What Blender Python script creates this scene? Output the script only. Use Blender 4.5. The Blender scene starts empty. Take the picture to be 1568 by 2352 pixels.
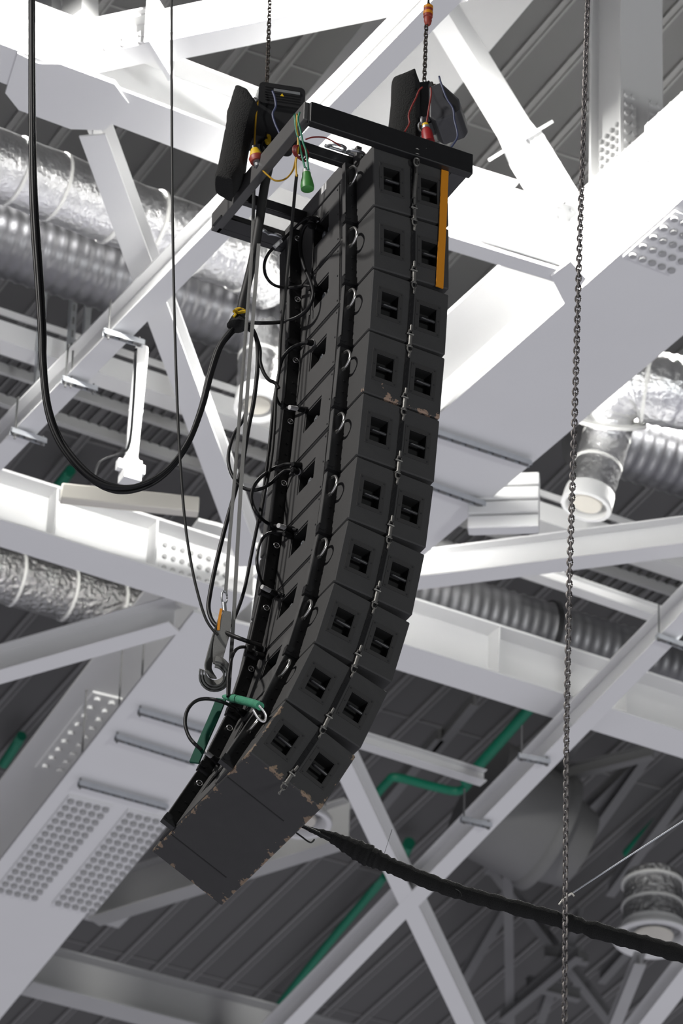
import bpy, bmesh, math, random
from mathutils import Vector, Matrix
random.seed(7)
scn = bpy.context.scene
COL = scn.collection

# ------------------------------------------------------------------ camera
W, H, F = 1568, 2352, 12000.0
ELEV, ROLL = math.radians(33.0), 0.035
CAM = Vector((0, 0, 1.7))
FWD = Vector((0, math.cos(ELEV), math.sin(ELEV)))
R0 = Vector((1, 0, 0)); U0 = R0.cross(FWD)
RGT = (R0 * math.cos(ROLL) + U0 * math.sin(ROLL)).normalized()
UPV = (U0 * math.cos(ROLL) - R0 * math.sin(ROLL)).normalized()
cd = bpy.data.cameras.new('camera'); cam = bpy.data.objects.new('camera', cd); COL.objects.link(cam)
cam.matrix_world = Matrix.Translation(CAM) @ Matrix((RGT, UPV, -FWD)).transposed().to_4x4()
cd.sensor_fit = 'VERTICAL'; cd.sensor_height = 36.0; cd.lens = F / H * 36.0
cd.clip_end = 500; cd.dof.use_dof = True; cd.dof.focus_distance = 31.2; cd.dof.aperture_fstop = 3.6
scn.camera = cam

# ------------------------------------------------------------------ world, lamps, exposure
scn.view_settings.view_transform = 'Standard'; scn.view_settings.look = 'None'
scn.view_settings.exposure = 0.0; scn.view_settings.gamma = 1.0
scn.view_settings.use_curve_mapping = False
wd = bpy.data.worlds.new('hall'); scn.world = wd; wd.use_nodes = True
nt = wd.node_tree; nt.nodes.clear()
tc = nt.nodes.new('ShaderNodeTexCoord'); sp = nt.nodes.new('ShaderNodeSeparateXYZ')
mr = nt.nodes.new('ShaderNodeMapRange'); rp = nt.nodes.new('ShaderNodeValToRGB')
bg = nt.nodes.new('ShaderNodeBackground'); ow = nt.nodes.new('ShaderNodeOutputWorld')
mr.inputs['From Min'].default_value = -1; mr.inputs['From Max'].default_value = 1
nt.links.new(tc.outputs['Generated'], sp.inputs[0]); nt.links.new(sp.outputs['Z'], mr.inputs['Value'])
nt.links.new(mr.outputs['Result'], rp.inputs['Fac']); nt.links.new(rp.outputs['Color'], bg.inputs['Color'])
nt.links.new(bg.outputs[0], ow.inputs[0])
cr = rp.color_ramp   # bright lit arena floor below, dim hall at eye level, dark under the roof
cr.elements[0].position = 0.0; cr.elements[0].color = (0.60, 0.595, 0.66, 1)
cr.elements[1].position = 1.0; cr.elements[1].color = (0.03, 0.03, 0.03, 1)
for p, c in ((0.20, (0.40, 0.395, 0.435, 1)), (0.36, (0.12, 0.12, 0.122, 1)), (0.50, (0.05, 0.05, 0.05, 1))):
    e = cr.elements.new(p); e.color = c
bg.inputs['Strength'].default_value = 1.0

def pt(x, y, z):                 # the point at height z seen at photo position x, y
    d = FWD + RGT * ((x - W / 2) / F) - UPV * ((y - H / 2) / F)
    return CAM + d * ((z - CAM.z) / d.z)
def plane_hit(x, y, p0, n):
    d = FWD + RGT * ((x - W / 2) / F) - UPV * ((y - H / 2) / F)
    return CAM + d * ((p0 - CAM).dot(n) / d.dot(n))

def lamp(name, loc, target, power, angle=120, blend=0.6, size=0.3, col=(1, 0.99, 0.95)):
    l = bpy.data.lights.new(name, 'SPOT'); l.energy = power; l.spot_size = math.radians(angle)
    l.spot_blend = blend; l.shadow_soft_size = size; l.color = col
    o = bpy.data.objects.new(name, l); COL.objects.link(o); o.location = loc
    o.rotation_euler = (target - loc).to_track_quat('-Z', 'Y').to_euler()
    return o
# arena floodlights hung in the bay just above the picture
lamp('arena_floodlight', pt(690, -640, 25.50), pt(640, 300, 23.9), 7500, 100, 0.7)
lamp('arena_floodlight', pt(1400, -560, 25.76), pt(1270, 520, 23.4), 11000, 105, 0.6)
lamp('arena_floodlight', pt(-260, 60, 29.0), pt(140, 480, 26.8), 6000, 70)
lamp('arena_floodlight', pt(1750, 560, 29.0), pt(1500, 900, 26.8), 8500, 65)
# floodlights of the opposite stand, low in front: they face the near webs and the array's side
lamp('stand_floodlight', Vector((17, 0.5, 7.5)), Vector((0, 33, 22)), 12500, 50, 0.5, 2.0, (0.97, 1, 0.99))
# floodlight high on the left that rakes the rear of the array
lamp('arena_floodlight', Vector((-9.0, 21.5, 27.0)), Vector((0, 26.6, 18.8)), 6300, 40, 0.5, 0.4, (1, 0.97, 0.93))

# ------------------------------------------------------------------ materials
def mat(name, col, rough=0.5, metal=0.0, var=0.0, vscale=3.0, bump=0.0, bscale=40.0, spec=0.5, stretch=None):
    m = bpy.data.materials.new(name); m.use_nodes = True
    n = m.node_tree; b = n.nodes['Principled BSDF']
    b.inputs['Base Color'].default_value = (*col, 1); b.inputs['Roughness'].default_value = rough
    b.inputs['Metallic'].default_value = metal; b.inputs['Specular IOR Level'].default_value = spec
    t = n.nodes.new('ShaderNodeTexCoord')
    src = t.outputs['Object']
    if stretch:
        mp = n.nodes.new('ShaderNodeMapping'); mp.inputs['Scale'].default_value = stretch
        n.links.new(src, mp.inputs['Vector']); src = mp.outputs['Vector']
    if var > 0:
        nz = n.nodes.new('ShaderNodeTexNoise'); nz.inputs['Scale'].default_value = vscale
        nz.inputs['Detail'].default_value = 5
        n.links.new(src, nz.inputs['Vector'])
        mx = n.nodes.new('ShaderNodeMix'); mx.data_type = 'RGBA'
        mx.inputs[6].default_value = (*[c * (1 - var) for c in col], 1)
        mx.inputs[7].default_value = (*[min(1, c * (1 + var)) for c in col], 1)
        n.links.new(nz.outputs['Fac'], mx.inputs[0]); n.links.new(mx.outputs[2], b.inputs['Base Color'])
    if bump > 0:
        nz = n.nodes.new('ShaderNodeTexNoise'); nz.inputs['Scale'].default_value = bscale
        nz.inputs['Detail'].default_value = 4
        n.links.new(src, nz.inputs['Vector'])
        bp = n.nodes.new('ShaderNodeBump'); bp.inputs['Strength'].default_value = bump
        bp.inputs['Distance'].default_value = 0.05 if bump >= 1.0 else 0.02
        n.links.new(nz.outputs['Fac'], bp.inputs['Height']); n.links.new(bp.outputs['Normal'], b.inputs['Normal'])
    return m

def worn(name, col, wear_col, edge_bottom, edge_all):
    """cabinet paint with flaked patches along the edges (Object coordinates of the cabinet)"""
    m = mat(name, col, 0.75, 0, 0.12, 9, 0.25, 350)
    n = m.node_tree; b = n.nodes['Principled BSDF']
    base = b.inputs['Base Color'].links[0].from_socket
    t = n.nodes.new('ShaderNodeTexCoord'); s = n.nodes.new('ShaderNodeSeparateXYZ')
    n.links.new(t.outputs['Object'], s.inputs[0])
    def math_(op, a, bv=None):
        k = n.nodes.new('ShaderNodeMath'); k.operation = op
        for i, q in enumerate((a, bv)):
            if q is None: continue
            if isinstance(q, (int, float)): k.inputs[i].default_value = q
            else: n.links.new(q, k.inputs[i])
        return k.outputs[0]
    dz = s.outputs['Z']
    dx = math_('SUBTRACT', CD / 2, math_('ABSOLUTE', s.outputs['X']))
    dy = math_('SUBTRACT', CW / 2, math_('ABSOLUTE', s.outputs['Y']))
    nz = n.nodes.new('ShaderNodeTexNoise'); nz.inputs['Scale'].default_value = 13; nz.inputs['Detail'].default_value = 8; nz.inputs['Roughness'].default_value = 0.65
    n.links.new(t.outputs['Object'], nz.inputs['Vector'])
    f = math_('SUBTRACT', nz.outputs['Fac'], 0.50)                   # flake size wanders along the edge
    lim = math_('MULTIPLY', f, edge_bottom)
    # distance to the nearest cabinet edge: two smallest of the three face distances added
    dn = math_('ADD', s.outputs['Y'], CW / 2)                        # from the near side
    mn = math_('MINIMUM', math_('ADD', dz, dy), math_('ADD', dz, dx)) if edge_all else math_('ADD', dz, math_('MULTIPLY', dn, 1.5))
    m1 = math_('LESS_THAN', mn, lim)
    if edge_all:
        m2 = math_('LESS_THAN', math_('ADD', dx, dy), math_('MULTIPLY', f, edge_all))
        m1 = math_('MAXIMUM', m1, m2)
    mx = n.nodes.new('ShaderNodeMix'); mx.data_type = 'RGBA'
    n.links.new(m1, mx.inputs[0]); n.links.new(base, mx.inputs[6]); 
    nz2 = n.nodes.new('ShaderNodeTexNoise'); nz2.inputs['Scale'].default_value = 30
    n.links.new(t.outputs['Object'], nz2.inputs['Vector'])
    mx2 = n.nodes.new('ShaderNodeMix'); mx2.data_type = 'RGBA'
    mx2.inputs[6].default_value = (*wear_col, 1); mx2.inputs[7].default_value = (wear_col[0] * .55, wear_col[1] * .6, wear_col[2] * .55, 1)
    n.links.new(nz2.outputs['Fac'], mx2.inputs[0]); n.links.new(mx2.outputs[2], mx.inputs[7])
    n.links.new(mx.outputs[2], b.inputs['Base Color'])
    return m

CD, CW, CH, PITCH = 0.52, 1.32, 0.4525, 0.4645
M = {}
M['white'] = mat('white_steel_paint', (0.80, 0.80, 0.80), 0.5, 0, 0.03, 1.5)
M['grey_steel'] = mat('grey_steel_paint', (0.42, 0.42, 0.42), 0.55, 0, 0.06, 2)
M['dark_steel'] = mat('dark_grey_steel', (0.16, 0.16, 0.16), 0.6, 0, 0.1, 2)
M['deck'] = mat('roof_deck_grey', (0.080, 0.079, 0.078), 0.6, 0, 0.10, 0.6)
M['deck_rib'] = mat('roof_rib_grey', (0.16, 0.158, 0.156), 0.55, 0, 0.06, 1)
M['cabinet'] = worn('black_textured_cabinet_paint', (0.043, 0.0425, 0.043), (0.16, 0.12, 0.10), 0.03, 0)
M['cabinet_flaked'] = worn('cabinet_paint_flaked_edge', (0.043, 0.0425, 0.043), (0.40, 0.27, 0.21), 0.42, 0.0)
M['cabinet_scuffed'] = worn('cabinet_paint_scuffed', (0.043, 0.0425, 0.043), (0.30, 0.21, 0.15), 0.30, 0.20)
M['plate'] = mat('cabinet_plate_paint', (0.034, 0.033, 0.033), 0.7)
M['frame_grey'] = mat('worn_grey_steel_and_lit_rim', (0.075, 0.074, 0.074), 0.5, 0, 0.12, 8)
M['black'] = mat('black_steel', (0.010, 0.010, 0.011), 0.42, 0, 0.2, 20)
M['hole'] = mat('black_recess_lining', (0.006, 0.006, 0.006), 0.7)
M['bar'] = mat('dark_handle_bar', (0.03, 0.03, 0.032), 0.35)
M['chrome'] = mat('polished_steel', (0.75, 0.74, 0.72), 0.3, 1.0)
M['zinc'] = mat('zinc_plated_steel', (0.62, 0.64, 0.66), 0.38, 0.9, 0.15, 12)
M['galv'] = mat('galvanised_strut', (0.50, 0.52, 0.55), 0.5, 0.3, 0.15, 12)
M['link'] = mat('worn_rigging_steel', (0.20, 0.195, 0.185), 0.5, 0.6, 0.35, 30)
M['chain'] = mat('oiled_chain_steel', (0.06, 0.05, 0.043), 0.5, 0.5, 0.3, 15)
M['chain_pale'] = mat('dull_chain_steel', (0.20, 0.185, 0.18), 0.5, 0.5, 0.25, 15)
M['cable'] = mat('black_rubber_cable', (0.007, 0.007, 0.008), 0.5, spec=0.3)
M['cable_grey'] = mat('dark_grey_cable', (0.022, 0.022, 0.022), 0.55, spec=0.3)
M['fabric'] = mat('black_canvas', (0.008, 0.008, 0.008), 0.9, 0, 0.3, 12, 0.5, 120)
M['fuzzy'] = mat('black_wrap_cloth', (0.004, 0.004, 0.004), 0.95, 0, 0.3, 20, 0.8, 160)
M['strap'] = mat('grey_webbing', (0.155, 0.155, 0.15), 0.85, 0, 0.12, 30, 0.3, 300)
M['green_strap'] = mat('green_sling_cloth', (0.045, 0.26, 0.15), 0.8, 0, 0.2, 14, 0.3, 60)
M['green_dark'] = mat('dark_green_sling_cloth', (0.0, 0.075, 0.043), 0.8, 0, 0.2, 14)
M['green_pipe'] = mat('green_pipe_paint', (0.0, 0.17, 0.095), 0.5, 0, 0.1, 8)
M['orange'] = mat('orange_paint', (0.62, 0.23, 0.008), 0.55, 0, 0.06, 12)
M['yellow'] = mat('yellow_plastic', (0.62, 0.40, 0.01), 0.5)
M['red'] = mat('red_plastic', (0.26, 0.01, 0.012), 0.5)
M['rust_red'] = mat('red_brown_plastic', (0.26, 0.035, 0.02), 0.5)
M['green'] = mat('green_plastic', (0.04, 0.18, 0.035), 0.45)
M['wire_yellow'] = mat('yellow_wire', (0.45, 0.25, 0.01), 0.5)
M['wire_green'] = mat('green_wire', (0.01, 0.14, 0.075), 0.5)
M['wire_red'] = mat('red_wire', (0.17, 0.014, 0.012), 0.5)
M['wire_blue'] = mat('blue_grey_wire', (0.04, 0.048, 0.10), 0.5)
M['label'] = mat('white_label', (0.62, 0.62, 0.62), 0.6)
M['foil'] = mat('crinkled_foil', (0.78, 0.78, 0.79), 0.3, 0.97, 0.25, 9, 0.75, 22)
M['foil_dull'] = mat('dull_foil', (0.42, 0.42, 0.42), 0.28, 0.9, 0.4, 9, 1.0, 22)
M['spiral'] = mat('spiral_duct_metal', (0.17, 0.17, 0.18), 0.36, 0.85, 0.3, 5)
M['spiral_dark'] = mat('dark_spiral_duct_metal', (0.20, 0.20, 0.21), 0.45, 0.75, 0.25, 5)
M['tape'] = mat('pale_duct_tape', (0.72, 0.72, 0.70), 0.55)
M['cream'] = mat('cream_plastic', (0.70, 0.67, 0.60), 0.5)
M['grating'] = mat('catwalk_grating', (0.13, 0.13, 0.13), 0.6)
M['motor'] = mat('motor_black', (0.016, 0.016, 0.017), 0.38, 0, 0.2, 15)
M['motor_grey'] = mat('motor_dark_grey', (0.05, 0.05, 0.055), 0.4, 0, 0.2, 15)

# ------------------------------------------------------------------ mesh helpers
class MB:
    def __init__(s): s.v = []; s.f = []; s.mi = []
    def add(s, vs, fs, mi=0):
        o = len(s.v); s.v += [Vector(p) for p in vs]
        for f in fs: s.f.append([i + o for i in f]); s.mi.append(mi)
    def box(s, c, ax, hx, hy, hz, mi=0):
        X, Y, Z = ax; c = Vector(c)
        vs = [c + X * (hx * a) + Y * (hy * b) + Z * (hz * d) for d in (-1, 1) for b in (-1, 1) for a in (-1, 1)]
        s.add(vs, [(0, 2, 3, 1), (4, 5, 7, 6), (0, 1, 5, 4), (2, 6, 7, 3), (0, 4, 6, 2), (1, 3, 7, 5)], mi)
    def bx(s, x0, x1, y0, y1, z0, z1, mi=0):
        s.box(((x0 + x1) / 2, (y0 + y1) / 2, (z0 + z1) / 2), AX, abs(x1 - x0) / 2, abs(y1 - y0) / 2, abs(z1 - z0) / 2, mi)
    def rings(s, rr, cap=True, mi=0, closed=False):
        n = len(rr[0]); o = len(s.v)
        for r in rr: s.v += r
        m = len(rr)
        for k in range(m if closed else m - 1):
            a = o + k * n; b = o + ((k + 1) % m) * n
            for i in range(n):
                j = (i + 1) % n
                s.f.append([a + i, a + j, b + j, b + i]); s.mi.append(mi)
        if cap and not closed:
            s.f.append([o + i for i in range(n)][::-1]); s.mi.append(mi)
            s.f.append([o + (m - 1) * n + i for i in range(n)]); s.mi.append(mi)
    def prof(s, prof, cap=True, mi=0, n=16, axis=None, base=None):
        """lathe: prof [(t, r)] along axis from base"""
        A = Vector(axis).normalized(); X, Y = frame(A)
        s.rings([[Vector(base) + A * t + (X * math.cos(2 * math.pi * i / n) + Y * math.sin(2 * math.pi * i / n)) * r
                  for i in range(n)] for t, r in prof], cap, mi)
    def cyl(s, p, q, r, n=10, r2=None, mi=0):
        p = Vector(p); q = Vector(q); d = q - p
        s.prof([(0, r), (d.length, r if r2 is None else r2)], True, mi, n, d, p)
    def tube(s, pts, r, n=8, mi=0, flat=None, closed=False):
        """sweep; r number or list; flat=(dir, ratio) squashes the section along dir"""
        P = [Vector(p) for p in pts]; m = len(P); rr = []
        prevX = None
        for k in range(m):
            if closed: T = P[(k + 1) % m] - P[k - 1]
            else: T = P[min(k + 1, m - 1)] - P[max(k - 1, 0)]
            T.normalize()
            if prevX is None: X, Y = frame(T)
            else:
                X = prevX - T * prevX.dot(T)
                X = X.normalized() if X.length > 1e-6 else frame(T)[0]
                Y = T.cross(X)
            prevX = X
            rad = r[k] if isinstance(r, (list, tuple)) else r
            rr.append([P[k] + (X * math.cos(2 * math.pi * i / n) + Y * math.sin(2 * math.pi * i / n)) * rad for i in range(n)])
        s.rings(rr, True, mi, closed)
    def ribbon(s, pts, wd, half, th=0.003, mi=0):
        P = [Vector(p) for p in pts]; m = len(P); rr = []
        for k in range(m):
            T = (P[min(k + 1, m - 1)] - P[max(k - 1, 0)]).normalized()
            w = wd[k] if isinstance(wd, list) else wd
            w = (w - T * w.dot(T)).normalized(); N = T.cross(w)
            hh = half[k] if isinstance(half, list) else half
            rr.append([P[k] + w * hh + N * th, P[k] - w * hh + N * th, P[k] - w * hh - N * th, P[k] + w * hh - N * th])
        s.rings(rr, True, mi)
    def torus(s, c, X, Y, R, r, n=20, m=8, Ry=None, mi=0):
        c = Vector(c); Ry = R if Ry is None else Ry
        pts = [c + X * (R * math.cos(2 * math.pi * i / n)) + Y * (Ry * math.sin(2 * math.pi * i / n)) for i in range(n)]
        s.tube(pts, r, m, mi, closed=True)
    def prism(s, poly, N, th, mi=0):
        n = len(poly); P = [Vector(p) for p in poly]
        s.add(P + [p + N * th for p in P], [list(range(n))[::-1], [n + i for i in range(n)]] +
              [(i, (i + 1) % n, n + (i + 1) % n, n + i) for i in range(n)], mi)
    def build(s, name, mats, parent=None, origin=None, smooth=35, bevel=0):
        me = bpy.data.meshes.new(name)
        og = Vector(origin) if origin is not None else Vector((0, 0, 0))
        me.from_pydata([tuple(p - og) for p in s.v], [], s.f)
        mats = mats if isinstance(mats, (list, tuple)) else [mats]
        for m in mats: me.materials.append(m)
        me.polygons.foreach_set('material_index', s.mi)
        bm = bmesh.new(); bm.from_mesh(me); bmesh.ops.recalc_face_normals(bm, faces=bm.faces); bm.to_mesh(me); bm.free()
        if smooth:
            for p in me.polygons: p.use_smooth = True
            me.set_sharp_from_angle(angle=math.radians(smooth))
        o = bpy.data.objects.new(name, me); COL.objects.link(o)
        if parent: o.parent = parent
        else: o.location = og
        if bevel:
            b = o.modifiers.new('bevel', 'BEVEL'); b.width = bevel; b.segments = 2; b.limit_method = 'ANGLE'
        return o
AX = (Vector((1, 0, 0)), Vector((0, 1, 0)), Vector((0, 0, 1)))
ZUP = Vector((0, 0, 1))
def frame(A):
    A = A.normalized(); h = ZUP if abs(A.z) < 0.9 else Vector((1, 0, 0))
    X = A.cross(h).normalized(); return X, X.cross(A).normalized()
def curve(pts, k=6):
    P = [Vector(p) for p in pts]; out = []
    for i in range(len(P) - 1):
        a, b, c, d = P[max(i - 1, 0)], P[i], P[i + 1], P[min(i + 2, len(P) - 1)]
        for j in range(k):
            t = j / k
            out.append(0.5 * ((2 * b) + (c - a) * t + (2 * a - 5 * b + 4 * c - d) * t * t + (3 * b - a - 3 * c + d) * t ** 3))
    return out + [P[-1]]
def tag(o, label, cat=None, group=None, kind=None):
    if label: o['label'] = label
    if cat: o['category'] = cat
    if group: o['group'] = group
    if kind: o['kind'] = kind
    return o
def empty(name, loc, label, cat, group=None):
    o = bpy.data.objects.new(name, None); COL.objects.link(o); o.location = loc
    o.empty_display_size = 0.1
    return tag(o, label, cat, group)

AZ = math.radians(25.5)
u = Vector((math.cos(AZ), math.sin(AZ), 0)); v = Vector((-math.sin(AZ), math.cos(AZ), 0))

# ================================================================== THE ROOF
ZD = 29.5
def roof():
    c = pt(784, 1100, ZD)
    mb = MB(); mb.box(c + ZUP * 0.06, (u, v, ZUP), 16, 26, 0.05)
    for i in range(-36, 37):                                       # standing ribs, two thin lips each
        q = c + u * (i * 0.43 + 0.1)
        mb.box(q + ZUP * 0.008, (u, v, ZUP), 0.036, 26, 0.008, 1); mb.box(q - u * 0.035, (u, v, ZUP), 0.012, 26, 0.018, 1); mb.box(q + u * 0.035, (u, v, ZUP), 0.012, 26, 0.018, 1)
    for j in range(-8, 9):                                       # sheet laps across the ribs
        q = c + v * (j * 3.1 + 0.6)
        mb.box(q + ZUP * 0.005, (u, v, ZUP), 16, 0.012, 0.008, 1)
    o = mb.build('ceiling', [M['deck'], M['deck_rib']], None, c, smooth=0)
    o['kind'] = 'structure'
roof()

# ------------------------------------------------------------------ steel sections
def hsec(mb, a, b, w, h, tf=0.02, tw=0.016, w2=None, h2=None):
    """H section, underside centre line a-b, flange width w, depth h"""
    D = (b - a).normalized(); N = D.cross(ZUP).normalized(); Q = N.cross(D).normalized()
    def ring(p, w, h):
        return [p + N * x + Q * z for x, z in ((-w / 2, 0), (w / 2, 0), (w / 2, tf), (tw / 2, tf), (tw / 2, h - tf), (w / 2, h - tf),
                (w / 2, h), (-w / 2, h), (-w / 2, h - tf), (-tw / 2, h - tf), (-tw / 2, tf), (-w / 2, tf))]
    mb.rings([ring(a, w, h), ring(b, w2 or w, h2 or h)], False)
    for r0, fl in ((ring(a, w, h), 1), (ring(b, w2 or w, h2 or h), 0)):
        mb.add(r0, [(0, 1, 2, 3, 10, 11), (3, 4, 9, 10), (4, 5, 6, 7, 8, 9)])
def bolt(mb, p, N, r=0.028, t=0.022, mi=0):
    mb.cyl(p, Vector(p) + N * t, r, 8, mi=mi)
def beam(name, a, b, w, h, label, cat='beam', group=None, m='white', tf=0.02, tw=0.016, stiff=0):
    mb = MB(); hsec(mb, a, b, w, h, tf, tw)
    D = (b - a).normalized(); N = D.cross(ZUP).normalized()
    L = (b - a).length
    if stiff:
        k = int(L / stiff)
        for i in range(1, k + 1):
            p = a + D * (i * L / (k + 1)) + ZUP * (h / 2)
            mb.box(p, (D, N, ZUP), 0.008, w / 2 - 0.01, h / 2 - tf)
    o = mb.build(name, M[m], None, (a + b) / 2, smooth=0)
    return tag(o, label, cat, group)
def plate(parent, c, ax, hx, hy, th, nx, ny, name='splice_plate', m='white', r=0.026, gap=None, t=0.022, bm='white'):
    """bolted plate: centre c, axes ax (long, short, outward normal)"""
    mb = MB(); X, Y, N = ax
    mb.box(Vector(c) + N * (th / 2), ax, hx, hy, th / 2)
    for i in range(nx):
        for j in range(ny):
            fx = -1 + 2 * (i + 0.5) / nx; fy = -1 + 2 * (j + 0.5) / ny
            if gap and abs(fy) < gap: continue
            bolt(mb, Vector(c) + X * (hx * fx) + Y * (hy * fy) + N * th, N, r, t, 1)
    o = mb.build(name, [M[m], M[bm]], parent, parent.location, smooth=30)
    return o

Z0 = 25.0
# long A beam with the node plate at upper left
a1 = beam('roof_beam', pt(-330, 20, Z0), pt(960, 508, Z0), 0.40, 0.50, 'white steel H beam running behind the hoists, its near web glaring under floodlights', 'beam', stiff=0)
mb = MB()
mb.prism([pt(x, y, Z0 - 0.012) for x, y in ((40, 122), (89, 146), (138, 147), (263, 193), (296, 238), (241, 299), (163, 297), (43, 253), (12, 214))], ZUP, 0.035)
o = mb.build('gusset_plate', M['white'], a1, a1.location, smooth=0)
# fin plates and bolted splices standing on the node plate
for dx, dy, zz in ((205, 112, 0.26),):
    mb = MB(); c = pt(dx, dy, Z0 + zz); mb.box(c, (u, v, ZUP), 0.26, 0.12, 0.01)
    mb.build('fin_plate', M['white'], a1, a1.location, smooth=0)

# B girder on the right and the one at lower left
def girder(p1, p2, w, h, label, stiff=0):
    o = beam('box_girder', p1, p2, w, h, label, 'girder', tf=0.03, tw=0.03, stiff=stiff)
    return o
g_right = girder(pt(700, 1368, Z0), pt(1760, 450, Z0), 1.0, 0.95, 'widest white girder at right, pale underside, cut across by two slotted struts')
g_left = girder(pt(-330, 2575, Z0), pt(580, 1440, Z0), 1.08, 0.95, 'wide girder at lower left, its pale underside studded with rows of bolts')

dl = (pt(580, 1440, Z0) - pt(-330, 2575, Z0)).normalized(); nl = dl.cross(ZUP).normalized()
dr = (pt(1760, 450, Z0) - pt(700, 1368, Z0)).normalized(); nr = dr.cross(ZUP).normalized()
# bolted splice plates under the lower left girder
cL = pt(188, 1962, Z0)
for s, nm in ((-1, 0), (1, 1)):
    plate(g_left, cL + nl * (s * 0.285), (dl, nl, -ZUP), 0.98, 0.21, 0.02, 15, 5, r=0.030, t=0.03, bm='grey_steel')
# bolts on the web of the same girder
side = -nl if (-nl).dot(CAM - cL) > 0 and (-nl).x < 0 else nl
plate(g_left, cL + ZUP * 0.47 + dl * 0.35 + side * 0.016, (dl, ZUP, side), 0.95, 0.36, 0.02, 14, 7, r=0.034, t=0.05, bm='dark_steel')
plate(g_left, cL + ZUP * 0.92 + dl * 0.55 + side * 0.30, (dl, nl, -ZUP), 0.75, 0.14, 0.02, 9, 2, r=0.03, t=0.03)
# splice on the web of the right girder near its node
sider = -nr if (-nr).x < 0 else nr
cR = pt(1500, 650, Z0)
plate(g_right, pt(1568, 420, Z0) + ZUP * 0.60 + sider * 0.02, (dr, ZUP, sider), 0.45, 0.2, 0.02, 6, 4, r=0.028)
plate(g_right, pt(1545, 555, Z0), (dr, nr, -ZUP), 0.35, 0.22, 0.02, 5, 5, r=0.03, bm='grey_steel')

# deep beam between array and right girder node
a2 = beam('roof_beam', pt(905, 520, Z0), pt(1330, 650, Z0), 0.16, 0.62, 'deep white beam right of the array with a bolted splice, blown out by floodlights', 'beam', tf=0.025)
su = (pt(1330, 650, Z0) - pt(905, 520, Z0)).normalized(); sn = su.cross(ZUP).normalized()
sn = sn if sn.dot(CAM - a2.location) > 0 else -sn
plate(a2, pt(1215, 612, Z0) + ZUP * 0.32 + sn * 0.085, (su, ZUP, sn), 0.46, 0.29, 0.02, 9, 6, r=0.020, t=0.015)
mb = MB(); mb.box(pt(1075, 572, Z0) + ZUP * 0.615 + sn * 0.08, (su, sn, ZUP), 0.32, 0.12, 0.012)
mb.build('top_flange_plate', M['white'], a2, a2.location, smooth=0)
mb = MB(); mb.prism([pt(x, y, Z0 - 0.01) for x, y in ((1264, 634), (1310, 600), (1345, 640), (1312, 690), (1297, 700))], ZUP, 0.03)
mb.build('gusset_plate', M['white'], a2, a2.location, smooth=0)

# long slender B beam right across the picture
ZL = 24.6
l1 = beam('roof_beam', pt(-120, 1175, ZL), pt(1125, -100, ZL), 0.18, 0.26, 'long slender white beam crossing from left edge up behind the hoists', 'beam', tf=0.014, tw=0.01)
q1 = beam('roof_beam', pt(560, 2470, ZL), pt(1700, 1295, ZL), 0.17, 0.27, 'slender white beam running from bottom centre up to the right edge', 'beam', tf=0.014, tw=0.01)
m1 = beam('roof_beam', pt(-130, 1184, Z0), pt(560, 1398, Z0), 0.38, 0.50, 'white H beam at left centre under the drooping cables', 'beam', stiff=1.15)
r1 = beam('roof_beam', pt(820, 1478, Z0), pt(1700, 1752, Z0), 0.40, 0.50, 'white H beam at right centre crossed by the slender beam', 'beam', stiff=1.9)
# bolts on M1 web
mu = (pt(560, 1398, Z0) - pt(-130, 1184, Z0)).normalized(); mn = mu.cross(ZUP).normalized()
mn = mn if mn.dot(CAM - m1.location) > 0 else -mn
plate(m1, pt(440, 1362, Z0) + ZUP * 0.25 + mn * 0.012, (mu, ZUP, mn), 0.33, 0.17, 0.015, 8, 3, r=0.022, bm='grey_steel')

# bracing
n1 = beam('brace_beam', pt(212, 312, 25.05), pt(575, 1300, 25.05), 0.20, 0.24, 'white brace dropping from the upper left node behind the slender beam', 'brace', 'white roof braces', tf=0.014, tw=0.01)
x1 = beam('brace_beam', pt(735, 1650, 24.602), pt(1100, 2420, 24.602), 0.17, 0.25, 'white brace falling from behind the lowest speaker to the bottom edge', 'brace', 'white roof braces', tf=0.014, tw=0.01)
e1 = beam('brace_beam', pt(372, 120, 25.2), pt(1060, -20, 25.2), 0.24, 0.30, 'glaring white brace across the top, bolted at upper left node', 'brace', 'white roof braces', tf=0.016, tw=0.012)
s1 = beam('brace_beam', pt(880, 1350, 24.9), pt(1700, 1246, 24.9), 0.20, 0.27, 'white brace reaching from the array to the right edge below the white box unit', 'brace', 'white roof braces', tf=0.014, tw=0.01)
t1 = beam('brace_beam', pt(-80, 1578, 24.95), pt(400, 1442, 24.95), 0.20, 0.27, 'white brace at left edge below the foil duct, rising to the girder node', 'brace', 'white roof braces', tf=0.014, tw=0.01)
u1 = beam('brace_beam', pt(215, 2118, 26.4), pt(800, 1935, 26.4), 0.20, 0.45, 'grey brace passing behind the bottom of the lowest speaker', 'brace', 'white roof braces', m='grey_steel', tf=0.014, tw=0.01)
v1 = beam('roof_beam', pt(60, 2270, 25.4), pt(900, 2485, 25.4), 0.30, 0.45, 'grey beam along the bottom edge left of centre', 'beam', m='grey_steel')
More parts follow.
